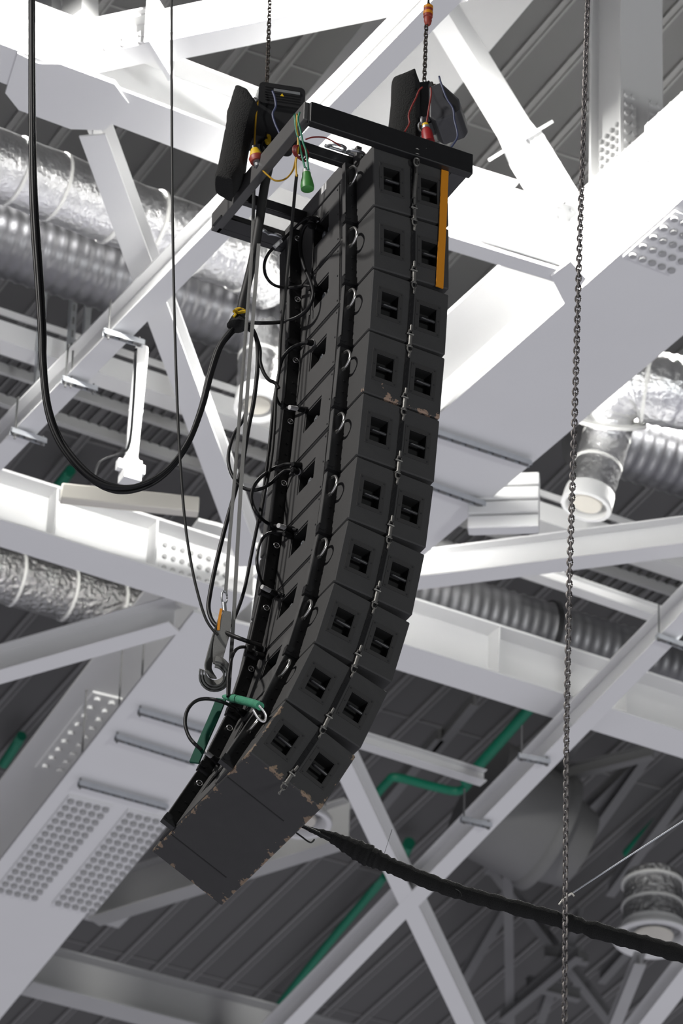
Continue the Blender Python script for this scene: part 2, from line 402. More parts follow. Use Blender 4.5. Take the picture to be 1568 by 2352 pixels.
# end plate and splice of the top brace
ed = (pt(1060, -20, 25.2) - pt(372, 120, 25.2)).normalized(); en = ed.cross(ZUP).normalized()
en = en if en.dot(CAM - e1.location) > 0 else -en
mb = MB(); mb.box(pt(366, 118, 25.2) + ZUP * 0.15, (en, ZUP, ed), 0.24, 0.24, 0.02)
mb.build('end_plate', M['white'], e1, e1.location, smooth=0)
hs = pt(366, 118, 25.2); hn = hs - ed * 0.78
mb = MB(); hsec(mb, hn, hs, 0.20, 0.30, 0.016, 0.012); mb.build('beam_stub', M['white'], e1, e1.location, smooth=0)
plate(e1, hs - ed * 0.36 + en * 0.05 + ZUP * 0.30, (ed, en, ZUP), 0.34, 0.10, 0.015, 5, 2, r=0.026)
plate(e1, hs - ed * 0.36 + en * 0.10 + ZUP * 0.06, (ed, ZUP, en), 0.34, 0.06, 0.015, 5, 2, r=0.026)
mb = MB(); c = pt(455, 113, 25.2); mb.box(c + en * 0.13 + ZUP * 0.1, (ed, en, ZUP), 0.22, 0.02, 0.015)
mb.build('stiffener', M['white'], e1, e1.location, smooth=0)

def strut_between(name, a, b, w, d, label, up=None, taper=1.0, cat='brace', group='white roof braces'):
    """inclined box brace"""
    mb = MB(); D = (b - a).normalized(); N = (u * 0.35 - v).normalized(); N = (N - D * N.dot(D)).normalized(); S = D.cross(N)
    def ring(p, w, d):
        return [p + S * x + N * z for x, z in ((-w / 2, -d / 2), (w / 2, -d / 2), (w / 2, d / 2), (-w / 2, d / 2))]
    mb.rings([ring(a, w * taper, d * taper), ring(a + (b - a) * 0.22, w * taper, d * taper), ring(a + (b - a) * 0.34, w, d), ring(b, w, d)], True)
    o = mb.build(name, M['white'], None, (a + b) / 2, smooth=0)
    return tag(o, label, cat, group), D, N, S
d1, dD, dN, dS = strut_between('brace_beam', pt(1285, 470, 25.5), pt(975, -40, 26.85), 0.20, 0.20, 'white tapered brace rising left from the right girder node to the top edge', taper=1.25)
mb = MB(); pc = d1.location + dD * (-0.42); mb.box(pc, (dS, dN, dD), 0.22, 0.20, 0.012); mb.build('end_plate', M['white'], d1, d1.location, smooth=0)
plate(d1, d1.location + dD * (-0.72) + dN * 0.125, (dD, dS, dN), 0.30, 0.10, 0.015, 5, 2, r=0.022)
k1, kD, kN, kS = strut_between('brace_beam', pt(118, 130, 25.35), pt(112, -60, 28.0), 0.20, 0.18, 'short glaring brace rising out of frame from the upper left node', taper=1.3)
k2, *_ = strut_between('brace_beam', pt(185, 70, 25.6), pt(185, -60, 28.0), 0.22, 0.18, 'second white brace at top left edge, just right of the short one', taper=1.1)
# column on the right girder
def column():
    base = pt(1424, 410, 25.95); Lz = ZD - 0.1 - 25.95
    mb = MB(); c = base + u * 0.19 + v * 0.25 + ZUP * (Lz / 2)
    mb.box(c - v * 0.24, (u, v, ZUP), 0.19, 0.014, Lz / 2); mb.box(c + v * 0.24, (u, v, ZUP), 0.19, 0.014, Lz / 2)
    mb.box(c - u * 0.11, (u, v, ZUP), 0.012, 0.23, Lz / 2)
    o = mb.build('roof_column', M['white'], None, base, smooth=0)
    tag(o, 'white steel column standing on the right girder with bolted foot plates', 'column')
    f = base - v * 0.004
    for sx in (0.075, 0.305):
        plate(o, base + u * sx - v * 0.004 + ZUP * 0.5, (ZUP, u, -v), 0.36, 0.062, 0.014, 8, 2, r=0.024)
    plate(o, base + u * 0.075 + v * 0.25 + ZUP * 0.34 - u * 0.012, (ZUP, v, -u), 0.32, 0.17, 0.014, 8, 4, r=0.020, bm='grey_steel')
column()
# wide box member at roof level
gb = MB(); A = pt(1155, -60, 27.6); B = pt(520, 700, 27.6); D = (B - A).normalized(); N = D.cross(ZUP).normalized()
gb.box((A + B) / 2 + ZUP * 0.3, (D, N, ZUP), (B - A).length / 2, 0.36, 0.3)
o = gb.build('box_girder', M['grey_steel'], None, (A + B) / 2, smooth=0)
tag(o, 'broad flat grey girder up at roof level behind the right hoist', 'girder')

# purlin angle, lower right, and a slim channel above
y1 = beam('purlin', pt(790, 1700, 25.3), pt(1110, 1800, 25.3), 0.12, 0.12, 'thin grey purlin ending at the green pipes right of the lowest speakers', 'purlin', m='white', tf=0.01, tw=0.01)
y2 = beam('purlin', pt(1180, 1310, 26.3), pt(1600, 1455, 26.3), 0.12, 0.12, 'thin white channel above the dark spiral duct at right', 'purlin', tf=0.01, tw=0.01)

# ------------------------------------------------------------------ catwalk
def catwalk():
    z = 27.2
    a = pt(-250, 690, z); b = pt(1900, 1410, z); D = (b - a).normalized(); N = D.cross(ZUP).normalized()
    N = N if N.y > 0 else -N; L = (b - a).length
    root = empty('catwalk', (a + b) / 2, 'grey service catwalk with dark grating crossing behind cables and right girder', 'catwalk')
    for off, w, nm in ((0.0, 0.20, 0), (0.86, 0.06, 1), (0.42, 0.04, 2)):
        mb = MB(); c = (a + b) / 2 + N * off
        mb.box(c, (D, N, ZUP), L / 2, w / 2, 0.05 if nm else 0.10)
        if nm == 0:
            mb.box(c + ZUP * 0.18 - N * 0.11, (D, N, ZUP), L / 2, 0.012, 0.03)
        mb.build('side_channel', M['white'] if nm == 0 else M['grey_steel'], root, root.location, smooth=0)
    mb = MB(); k = int(L / 0.10)
    for i in range(k):
        p = a + D * (i * 0.10) + N * 0.52
        mb.box(p + ZUP * 0.06, (D, N, ZUP), 0.012, 0.40, 0.02)
    mb.build('grating', M['grating'], root, root.location, smooth=0)
    mb = MB()
    for i in range(int(L / 1.2)):
        p = a + D * (i * 1.2 + 0.3) + N * 0.17
        mb.box(p + ZUP * 0.0, (D, N, ZUP), 0.40, 0.035, 0.04)
    mb.build('dark_toe_slot', M['grating'], root, root.location, smooth=0)
catwalk()

# ------------------------------------------------------------------ ducts
def duct(name, pts, r, label, m, cat='duct', corr=0, bands=0, n=28, group=None, r_end=None):
    P = curve(pts, 14) if len(pts) > 2 else [pts[0] + (pts[1] - pts[0]) * (i / 60) for i in range(61)]
    org = P[len(P) // 2]
    o_mb = MB()
    if corr:
        Q = []; rad = []
        L = 0
        seg = [0]
        for i in range(1, len(P)): L += (P[i] - P[i - 1]).length; seg.append(L)
        k = int(L / (corr / 4)); j = 0
        for t in range(k + 1):
            d = L * t / k
            while j < len(P) - 2 and seg[j + 1] < d: j += 1
            f = (d - seg[j]) / max(1e-9, seg[j + 1] - seg[j])
            Q.append(P[j].lerp(P[j + 1], f)); rad.append(r + (0.010 if t % 4 == 0 else 0.0) - (0.004 if t % 4 == 2 else 0))
        o_mb.tube(Q, rad, n)
    else:
        rf = lambda f: r if not r_end else r + (r_end - r) * max(0, min(1, (f - 0.62) / 0.25))
        o_mb.tube(P, [rf(i / (len(P) - 1)) * (1 + 0.03 * math.sin(i * 1.7) * (i % 3 == 0)) for i in range(len(P))], n)
    o = o_mb.build(name, M[m], None, org, smooth=60)
    tag(o, label, cat, group)
    if bands:
        L = sum((P[i + 1] - P[i]).length for i in range(len(P) - 1)); acc = 0; nxt = bands * 0.5
        for i in range(len(P) - 1):
            s = (P[i + 1] - P[i]).length
            if acc + s > nxt:
                T = (P[i + 1] - P[i]).normalized(); q = P[i]
                b = MB(); b.cyl(q - T * 0.014, q + T * 0.014, r * 1.045, n)
                b.build('duct_band', M['tape'], o, o.location, smooth=60); nxt += bands
            acc += s
    return o
duct('foil_duct', [pt(-420, 215, 27.0), pt(200, 458, 27.0), pt(470, 560, 27.0), pt(560, 592, 27.0), pt(630, 640, 27.0)], 0.285, 'big foil wrapped duct at upper left behind the white brace', 'foil', bands=0.42)
duct('spiral_duct', [pt(-420, 415, 27.0), pt(620, 752, 27.0)], 0.30, 'grey spiral duct at left just below the big foil duct', 'spiral', corr=0.11)
duct('foil_duct', [pt(-380, 1215, 26.4), pt(60, 1338, 26.4), pt(250, 1393, 26.4), pt(520, 1470, 26.4)], 0.24, 'dull foil duct at left under the white H beam', 'foil_dull', bands=0.5)
duct('foil_duct', [pt(1900, 1010, 26.7), pt(1660, 930, 26.7), pt(1530, 897, 26.7), pt(1450, 888, 26.72), pt(1408, 930, 26.6), pt(1396, 985, 26.45)], 0.31, 'bright foil duct at the right edge bending into a down pipe', 'foil', bands=0.5, r_end=0.215)
duct('spiral_duct', [pt(1330, 985, 27.0), pt(1900, 1160, 27.0)], 0.31, 'grey spiral duct at right edge beneath the bright foil duct', 'spiral', corr=0.11)
duct('spiral_duct', [pt(860, 1340, 26.3), pt(1253, 1452, 26.3)], 0.27, 'dark spiral duct length at right between two white beams, nearest the array', 'spiral_dark', corr=0.10)
duct('spiral_duct', [pt(1258, 1454, 26.3), pt(1800, 1610, 26.3)], 0.26, 'dark spiral duct length at right, beyond the black joint ring', 'spiral_dark', corr=0.10)
mb = MB(); mb.cyl(pt(1251, 1452, 26.3), pt(1262, 1455, 26.3), 0.30, 28)
tag(mb.build('duct_joint_ring', M['black'], None, pt(1256, 1453, 26.3)), 'black joint ring between two dark spiral duct lengths', 'duct ring')

def diffuser(px, py, z, r, length, label, lean=(0, 0), m='foil', ring=1.25, top_r=None):
    base = pt(px, py, z); ax = Vector((lean[0], lean[1], 1)).normalized()
    root = empty('air_diffuser', base, label, 'air diffuser', 'round ceiling diffusers')
    tp = top_r or r
    P = []
    k = 14
    mb = MB(); mb.prof([(0.14 + (length - 0.14) * i / k, r + (tp - r) * i / k + 0.006 * (i % 2)) for i in range(k + 1)], True, 0, 28, ax, base)
    mb.build('foil_neck', M[m], root, root.location, smooth=50)
    mb = MB(); mb.prof([(0.0, r * ring), (0.01, r * ring * 1.02), (0.05, r * ring), (0.10, r * 1.08), (0.16, r * 1.05), (0.16, r * 0.9), (0.06, r * 0.9), (0.0, r * ring * 0.84), (0, r * ring)], False, 0, 36, ax, base)
    mb.build('rim', M['white'], root, root.location, smooth=50)
    mb = MB(); mb.prof([(0.03, r * 0.15), (0.025, r * 0.62), (0.05, r * 0.66), (0.07, r * 0.5)], True, 0, 30, ax, base)
    mb.build('centre_cone', M['cream'], root, root.location, smooth=50)
    for rr in (0.5, 0.85):
        b = MB(); q = base + ax * (length * rr); b.cyl(q, q + ax * 0.025, r * 1.04, 28); b.build('band', M['tape'], root, root.location, smooth=60)
diffuser(590, 938, 26.0, 0.175, 1.08, 'cream round diffuser hanging left of the array on a foil neck', lean=(0.0, 0.12), ring=1.12)
diffuser(1345, 1165, 25.7, 0.20, 0.85, 'cream round diffuser at right on a foil pipe behind the long chain', lean=(0.24, 0.0), ring=1.08)
diffuser(1500, 2160, 26.6, 0.31, 0.72, 'large white round diffuser at lower right behind the black cable wrap', m='foil_dull', ring=1.30, top_r=0.29)
diffuser(690, 1893, 25.3, 0.22, 0.60, 'white round diffuser peeping out behind the lowest speaker', m='foil_dull', ring=1.30)

# ------------------------------------------------------------------ green pipes
def pipe(name, px, z, r, label, m='green_pipe', cat='pipe', group=None, k=5):
    P = [pt(*p, z) if len(p) == 2 else pt(*p) for p in px]
    mb = MB(); mb.tube(curve(P, k), r, 12)
    o = mb.build(name, M[m], None, P[0], smooth=50); return tag(o, label, cat, group)
pipe('green_pipe', ((1235, 1605), (1160, 1690), (1105, 1752), (1068, 1795)), 27.6, 0.055, 'green pipe slanting down under the right H beam end', group='green pipes')
pipe('green_pipe', ((1085, 1785), (1056, 1816), (1000, 1808), (912, 1786), (890, 1796), (850, 1842)), 27.7, 0.045, 'green pipe with an elbow right of the lowest speaker', group='green pipes')
pipe('green_pipe', ((885, 2012), (753, 2168), (600, 2362)), 29.30, 0.049, 'long green pipe at bottom centre along the slender beam', group='green pipes')
pipe('green_pipe', ((940, 1935), (925, 1965)), 29.30, 0.065, 'short green pipe stub above the slender beam', group='green pipes')
pipe('green_pipe', ((50, 1690), (8, 1755)), 29.30, 0.055, 'green pipe stub at the left edge', group='green pipes')
pipe('green_pipe', ((162, 1080), (130, 1122)), 29.30, 0.055, 'green pipe stub above the left H beam', group='green pipes')
pipe('green_pipe', ((402, 1965), (365, 2010)), 29.30, 0.055, 'green pipe stub left of the lowest speaker bottom', group='green pipes')
pipe('green_pipe', ((1568, 1830), (1490, 1905), (1440, 1960)), 29.30, 0.055, 'dark green pipe at the right edge above the big diffuser', group='green pipes')

# ------------------------------------------------------------------ strut clamps, hangers
def strut(x0, y0, x1, y1, z, label, rods=(), w=0.045, slots=8, name='slotted_strut', cat='strut', m='galv', group='slotted struts under the beams'):
    a = pt(x0, y0, z); b = pt(x1, y1, z); D = (b - a).normalized(); N = D.cross(ZUP).normalized(); L = (b - a).length
    root = empty(name, (a + b) / 2, label, cat, group)
    mb = MB(); c = (a + b) / 2
    mb.box(c + ZUP * 0.021, (D, N, ZUP), L / 2, 0.003, 0.021); mb.box(c + ZUP * 0.021 + N * w * 0, (D, N, ZUP), L / 2, w / 2, 0.003)
    mb.box(c + N * (w / 2), (D, N, ZUP), L / 2, 0.003, 0.021); mb.box(c - N * (w / 2), (D, N, ZUP), L / 2, 0.003, 0.021)
    for i in range(slots):
        p = a + D * (L * (i + 0.5) / slots) - ZUP * 0.0
        mb.box(p - ZUP * 0.001, (D, N, ZUP), L / slots * 0.30, w * 0.3, 0.023, 1)
    mb.build('channel', [M[m], M['dark_steel']], root, root.location, smooth=0)
    for f, up, dn in rods:
        p = a + D * (L * f); rb = MB(); rb.cyl(p - ZUP * dn, p + ZUP * up, 0.008, 8); rb.cyl(p - ZUP * 0.03, p - ZUP * 0.008, 0.02, 6)
        rb.build('threaded_rod', M['dark_steel'], root, root.location, smooth=40)
    return root
zl = ZL - 0.05
strut(238, 763, 330, 790, zl, 'slotted strut clamped under the slender beam where the white pipe hangs', ((0.12, 0.32, 0.05), (0.88, 0.05, 0.03)), slots=3)
strut(143, 872, 222, 896, zl, 'slotted strut clamped under the slender beam, left of the white pipe', ((0.1, 0.34, 0.06), (0.25, 0.34, 0.05), (0.9, 0.05, 0.05)), slots=3)
strut(25, 990, 105, 1016, zl, 'slotted strut clamped under the slender beam nearest the left edge', ((0.12, 0.34, 0.06), (0.9, 0.05, 0.04)), slots=3)
strut(1190, 1738, 1262, 1752, zl, 'slotted strut under the slender lower right beam, upper one', ((0.1, 0.32, 0.03), (0.9, 0.05, 0.04)), slots=3)
strut(1058, 1882, 1128, 1898, zl, 'slotted strut under the slender lower right beam, lower one', ((0.1, 0.32, 0.03), (0.9, 0.05, 0.04)), slots=3)
zg = Z0 - 0.06
strut(940, 975, 1218, 1066, zg, 'upper slotted strut across the pale underside of the right girder', (), slots=9)
strut(920, 1092, 1112, 1160, zg, 'lower slotted strut across the pale underside of the right girder', (), slots=7)
strut(318, 1634, 480, 1682, zg, 'slotted strut across the lower left girder, nearest the speakers', ((0.02, 0.75, 0.05),), slots=6)
strut(265, 1694, 450, 1752, zg, 'middle slotted strut across the lower left girder', ((0.02, 0.95, 0.05),), slots=7)
strut(180, 1800, 385, 1856, zg, 'lowest slotted strut across the lower left girder beside the bolt rows', ((0.02, 1.0, 0.05),), slots=8)
strut(1508, 1462, 1590, 1492, zl, 'slotted strut under the slender beam at the right edge', ((0.06, 0.32, 0.03),), slots=3)

def hanger(x, y0, z0, length, wd, label, m='zinc', slots=0):
    p = pt(x, y0, z0); root = empty('hanger_strut', p, label, 'hanger', 'vertical hangers at left')
    mb = MB(); c = p + ZUP * (length / 2)
    mb.box(c, (u, v, ZUP), wd / 2, wd / 2, length / 2)
    for i in range(slots):
        q = p + ZUP * (length * (i + 0.5) / slots)
        mb.box(q - v * (wd / 2), (u, v, ZUP), wd * 0.14, 0.004, length / slots * 0.26, 1)
    mb.build('channel', [M[m], M['dark_steel']], root, root.location, smooth=0)
    mb = MB(); mb.box(p, (u, v, ZUP), wd * 0.9, wd * 0.9, 0.012); mb.build('foot_plate', M['dark_steel'], root, root.location, smooth=0)
hanger(160, 815, 26.95, 1.35, 0.055, 'pale slotted hanger at left, middle of the row above the slender beam', slots=10)
hanger(196, 788, 26.95, 1.20, 0.05, 'plain pale hanger right of the slotted one above the slender beam', 'zinc')
hanger(250, 700, 26.95, 0.95, 0.05, 'dark topped hanger nearest the white brace at left', 'zinc')
hanger(84, 892, 26.7, 1.10, 0.05, 'slotted hanger beside the black cable bundle at left', slots=8)

# white hanging pipe with junction fitting
p0 = pt(300, 1062, 23.6)
root = empty('hanging_pipe', p0, 'white pipe hanging from a strut under the slender beam, bracket at its foot', 'pipe')
mb = MB(); mb.prof([(0.0, 0.052), (0.45, 0.052), (0.45, 0.056), (0.48, 0.056), (0.48, 0.054), (1.02, 0.054), (1.06, 0.05), (1.07, 0.02)], True, 0, 20, ZUP + Vector((0.03, 0, 0)), p0)
mb.build('tube', M['white'], root, root.location, smooth=40)
mb = MB(); mb.box(p0 - ZUP * 0.09, (u, v, ZUP), 0.07, 0.06, 0.09)
mb.box(p0 - ZUP * 0.05, (u, v, ZUP), 0.11, 0.03, 0.04); mb.cyl(p0 - ZUP * 0.02, p0 + ZUP * 0.03, 0.06, 16)
mb.build('bracket', M['white'], root, root.location, smooth=30)
mb = MB(); mb.tube(curve([pt(312, 800, 24.2), pt(308, 900, 23.98), pt(298, 1015, 23.7), pt(280, 1040, 23.66), pt(230, 1062, 23.6), pt(214, 1110, 23.45)], 6), 0.012, 8)
mb.build('flex_cord', M['cable'], root, root.location, smooth=50)
# pale batten and ribbed box unit
mb = MB(); a = pt(138, 1152, 24.9); b = pt(455, 1184, 24.9); D = (b - a).normalized(); N = D.cross(ZUP).normalized()
mb.box((a + b) / 2 + ZUP * 0.08, (D, N, ZUP), (b - a).length / 2, 0.05, 0.075)
tag(mb.build('light_batten', M['cream'], None, (a + b) / 2, bevel=0.012), 'long pale batten box lying along the left H beam under the cables', 'batten')
c = pt(1156, 1222, 24.7); D = Vector((1, -0.12, 0)).normalized(); N = Vector((0.12, 1, 0)).normalized()
root = empty('fan_unit', c, 'white box unit with stacked ribs hanging at right below the girder', 'air unit')
mb = MB(); mb.box(c + ZUP * 0.30 + N * 0.05, (D, N, ZUP), 0.26, 0.05, 0.26); mb.build('casing', M['white'], root, root.location, smooth=0)
for i in range(4):
    mb = MB(); mb.box(c + ZUP * (0.07 + i * 0.137), (D, N, ZUP), 0.29, 0.06, 0.058); mb.build('rib', M['white'], root, root.location, smooth=0, bevel=0.012)

# dim machinery far at lower right
def far_box(name, x, y, z, hx, hy, hz, label, cat, m='dark_steel', ax=None):
    c = pt(x, y, z); mb = MB(); mb.box(c, ax or (u, v, ZUP), hx, hy, hz)
    return tag(mb.build(name, M[m], None, c, smooth=0, bevel=0.01), label, cat)
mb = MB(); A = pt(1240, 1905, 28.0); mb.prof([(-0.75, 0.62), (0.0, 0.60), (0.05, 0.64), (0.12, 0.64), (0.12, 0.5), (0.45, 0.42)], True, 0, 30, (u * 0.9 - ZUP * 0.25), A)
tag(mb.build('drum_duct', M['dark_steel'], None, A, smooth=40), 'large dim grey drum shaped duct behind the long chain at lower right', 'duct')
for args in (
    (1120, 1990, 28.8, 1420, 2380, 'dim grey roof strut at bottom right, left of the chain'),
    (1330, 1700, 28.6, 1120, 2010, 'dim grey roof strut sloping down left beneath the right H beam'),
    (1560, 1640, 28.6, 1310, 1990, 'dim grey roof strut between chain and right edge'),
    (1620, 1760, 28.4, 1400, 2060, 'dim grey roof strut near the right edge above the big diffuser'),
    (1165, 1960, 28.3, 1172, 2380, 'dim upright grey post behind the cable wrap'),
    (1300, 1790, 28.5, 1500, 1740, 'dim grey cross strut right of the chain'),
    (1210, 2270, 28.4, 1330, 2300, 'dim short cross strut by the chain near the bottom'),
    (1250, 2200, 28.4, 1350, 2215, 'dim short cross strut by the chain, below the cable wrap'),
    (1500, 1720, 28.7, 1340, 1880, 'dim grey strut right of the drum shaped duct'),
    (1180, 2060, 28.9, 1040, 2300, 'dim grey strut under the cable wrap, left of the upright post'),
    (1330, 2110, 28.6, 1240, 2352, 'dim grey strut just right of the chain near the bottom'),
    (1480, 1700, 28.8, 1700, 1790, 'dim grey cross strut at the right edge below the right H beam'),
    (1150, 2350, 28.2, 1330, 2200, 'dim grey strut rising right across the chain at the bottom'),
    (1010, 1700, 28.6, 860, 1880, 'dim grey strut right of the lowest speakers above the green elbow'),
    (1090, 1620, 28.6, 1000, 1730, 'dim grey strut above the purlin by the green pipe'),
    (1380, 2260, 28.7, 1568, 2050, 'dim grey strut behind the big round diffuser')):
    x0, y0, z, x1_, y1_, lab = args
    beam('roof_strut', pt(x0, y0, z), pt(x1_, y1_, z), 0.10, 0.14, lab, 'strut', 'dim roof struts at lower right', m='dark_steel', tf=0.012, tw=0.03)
beam('brace_beam', pt(1440, 2420, 25.0), pt(1600, 2215, 25.0), 0.20, 0.22, 'white brace in the bottom right corner', 'brace', 'white roof braces', tf=0.014, tw=0.01)
beam('brace_beam', pt(1395, 2400, 26.0), pt(1470, 2215, 26.0), 0.12, 0.14, 'thin grey brace under the big round diffuser', 'brace', 'white roof braces', m='grey_steel', tf=0.014, tw=0.01)
g2 = far_box('bolted_plate', 245, 2105, 29.44, 0.22, 0.16, 0.02, 'dim bolted plate behind the lower left girder edge', 'plate', 'grey_steel')

# ================================================================== THE ARRAY
P0 = CAM + (FWD + RGT * ((858 - W / 2) / F) - UPV * ((470 - H / 2) / F)) * 32.0     # rear near corner between first two cabinets
TILT = [-2.4, -1.2, 1.9, 3.2, 3.4, 5.3, 9.3, 13.8, 21.1, 27.2]
def dirs(t):
    t = math.radians(t)
    return u * math.cos(t) - ZUP * math.sin(t), u * math.sin(t) + ZUP * math.cos(t)   # front, up
BOX = []           # (rear near bottom corner, front dir, up dir)
fr, up_ = dirs(TILT[0]); top = P0 + up_ * PITCH
p = top.copy(); TOP = top.copy()
for t in TILT:
    fr, up_ = dirs(t); p = p - up_ * PITCH; BOX.append((p.copy(), fr, up_, t))

def panel_holes(mb, O, X, Y, w, h, holes, N, depth):
    xs = sorted({0, w, *[a for q in holes for a in (q[0], q[2])]}); ys = sorted({0, h, *[a for q in holes for a in (q[1], q[3])]})
    for i in range(len(xs) - 1):
        for j in range(len(ys) - 1):
            cx, cy = (xs[i] + xs[i + 1]) / 2, (ys[j] + ys[j + 1]) / 2
            if any(q[0] < cx < q[2] and q[1] < cy < q[3] for q in holes): continue
            mb.add([O + X * a + Y * b for a, b in ((xs[i], ys[j]), (xs[i + 1], ys[j]), (xs[i + 1], ys[j + 1]), (xs[i], ys[j + 1]))], [(0, 1, 2, 3)], 0)
    for x0, y0, x1, y1 in holes:
        c = [O + X * a + Y * b for a, b in ((x0, y0), (x1, y0), (x1, y1), (x0, y1))]; d = [q - N * depth for q in c]
        mb.add(c + d, [(0, 1, 5, 4), (1, 2, 6, 5), (2, 3, 7, 6), (3, 0, 4, 7), (4, 5, 6, 7)], 1)
X_, Y_, Z_ = AX
HOLES = [(0.071, CH - 0.315, 0.183, CH - 0.146), (0.33, CH - 0.315, 0.442, CH - 0.146)]     # side recesses (x, z)
RX = (0.615, 0.195, 0.82, 0.325)                                                              # rear recess (y, z)

def body_mesh():
    mb = MB(); c = 0.007
    def L(x, y, z): return Vector((x - CD / 2, y - CW / 2, z))
    # chamfered box: faces without near side (y=0) and rear (x=0), which carry recesses
    x0, x1, y0, y1, z0, z1 = 0, CD, 0, CW, 0, CH
    def q(*p): mb.add([L(*a) for a in p], [tuple(range(len(p)))], 0)
    q((x1, y0 + c, z0 + c), (x1, y1 - c, z0 + c), (x1, y1 - c, z1 - c), (x1, y0 + c, z1 - c))
    q((x0 + c, y1, z0 + c), (x1 - c, y1, z0 + c), (x1 - c, y1, z1 - c), (x0 + c, y1, z1 - c))
    q((x0 + c, y0 + c, z1), (x1 - c, y0 + c, z1), (x1 - c, y1 - c, z1), (x0 + c, y1 - c, z1))
    q((x0 + c, y0 + c, z0), (x1 - c, y0 + c, z0), (x1 - c, y1 - c, z0), (x0 + c, y1 - c, z0))
    for xa, xb, s in ((x0, x0 + c, 0), (x1, x1 - c, 1)):
        for za, zb in ((z0, z0 + c), (z1, z1 - c)):
            q((xa, y0 + c, zb), (xa, y1 - c, zb), (xb, y1 - c, za), (xb, y0 + c, za))
        for ya, yb in ((y0, y0 + c), (y1, y1 - c)):
            q((xa, yb, z0 + c), (xa, yb, z1 - c), (xb, ya, z1 - c), (xb, ya, z0 + c))
            for za, zb in ((z0, z0 + c), (z1, z1 - c)):
                q((xa, yb, zb), (xb, ya, zb), (xb, yb, za))
    for ya, yb in ((y0, y0 + c), (y1, y1 - c)):
        for za, zb in ((z0, z0 + c), (z1, z1 - c)):
            q((x0 + c, ya, zb), (x1 - c, ya, zb), (x1 - c, yb, za), (x0 + c, yb, za))
    panel_holes(mb, L(c, 0, c), X_, Z_, CD - 2 * c, CH - 2 * c, [(a - c, b - c, d - c, e - c) for a, b, d, e in HOLES], -Y_, 0.085)
    panel_holes(mb, L(0, c, c), Y_, Z_, CW - 2 * c, CH - 2 * c, [(RX[0] - c, RX[1] - c, RX[2] - c, RX[3] - c)], -X_, 0.07)
    return mb
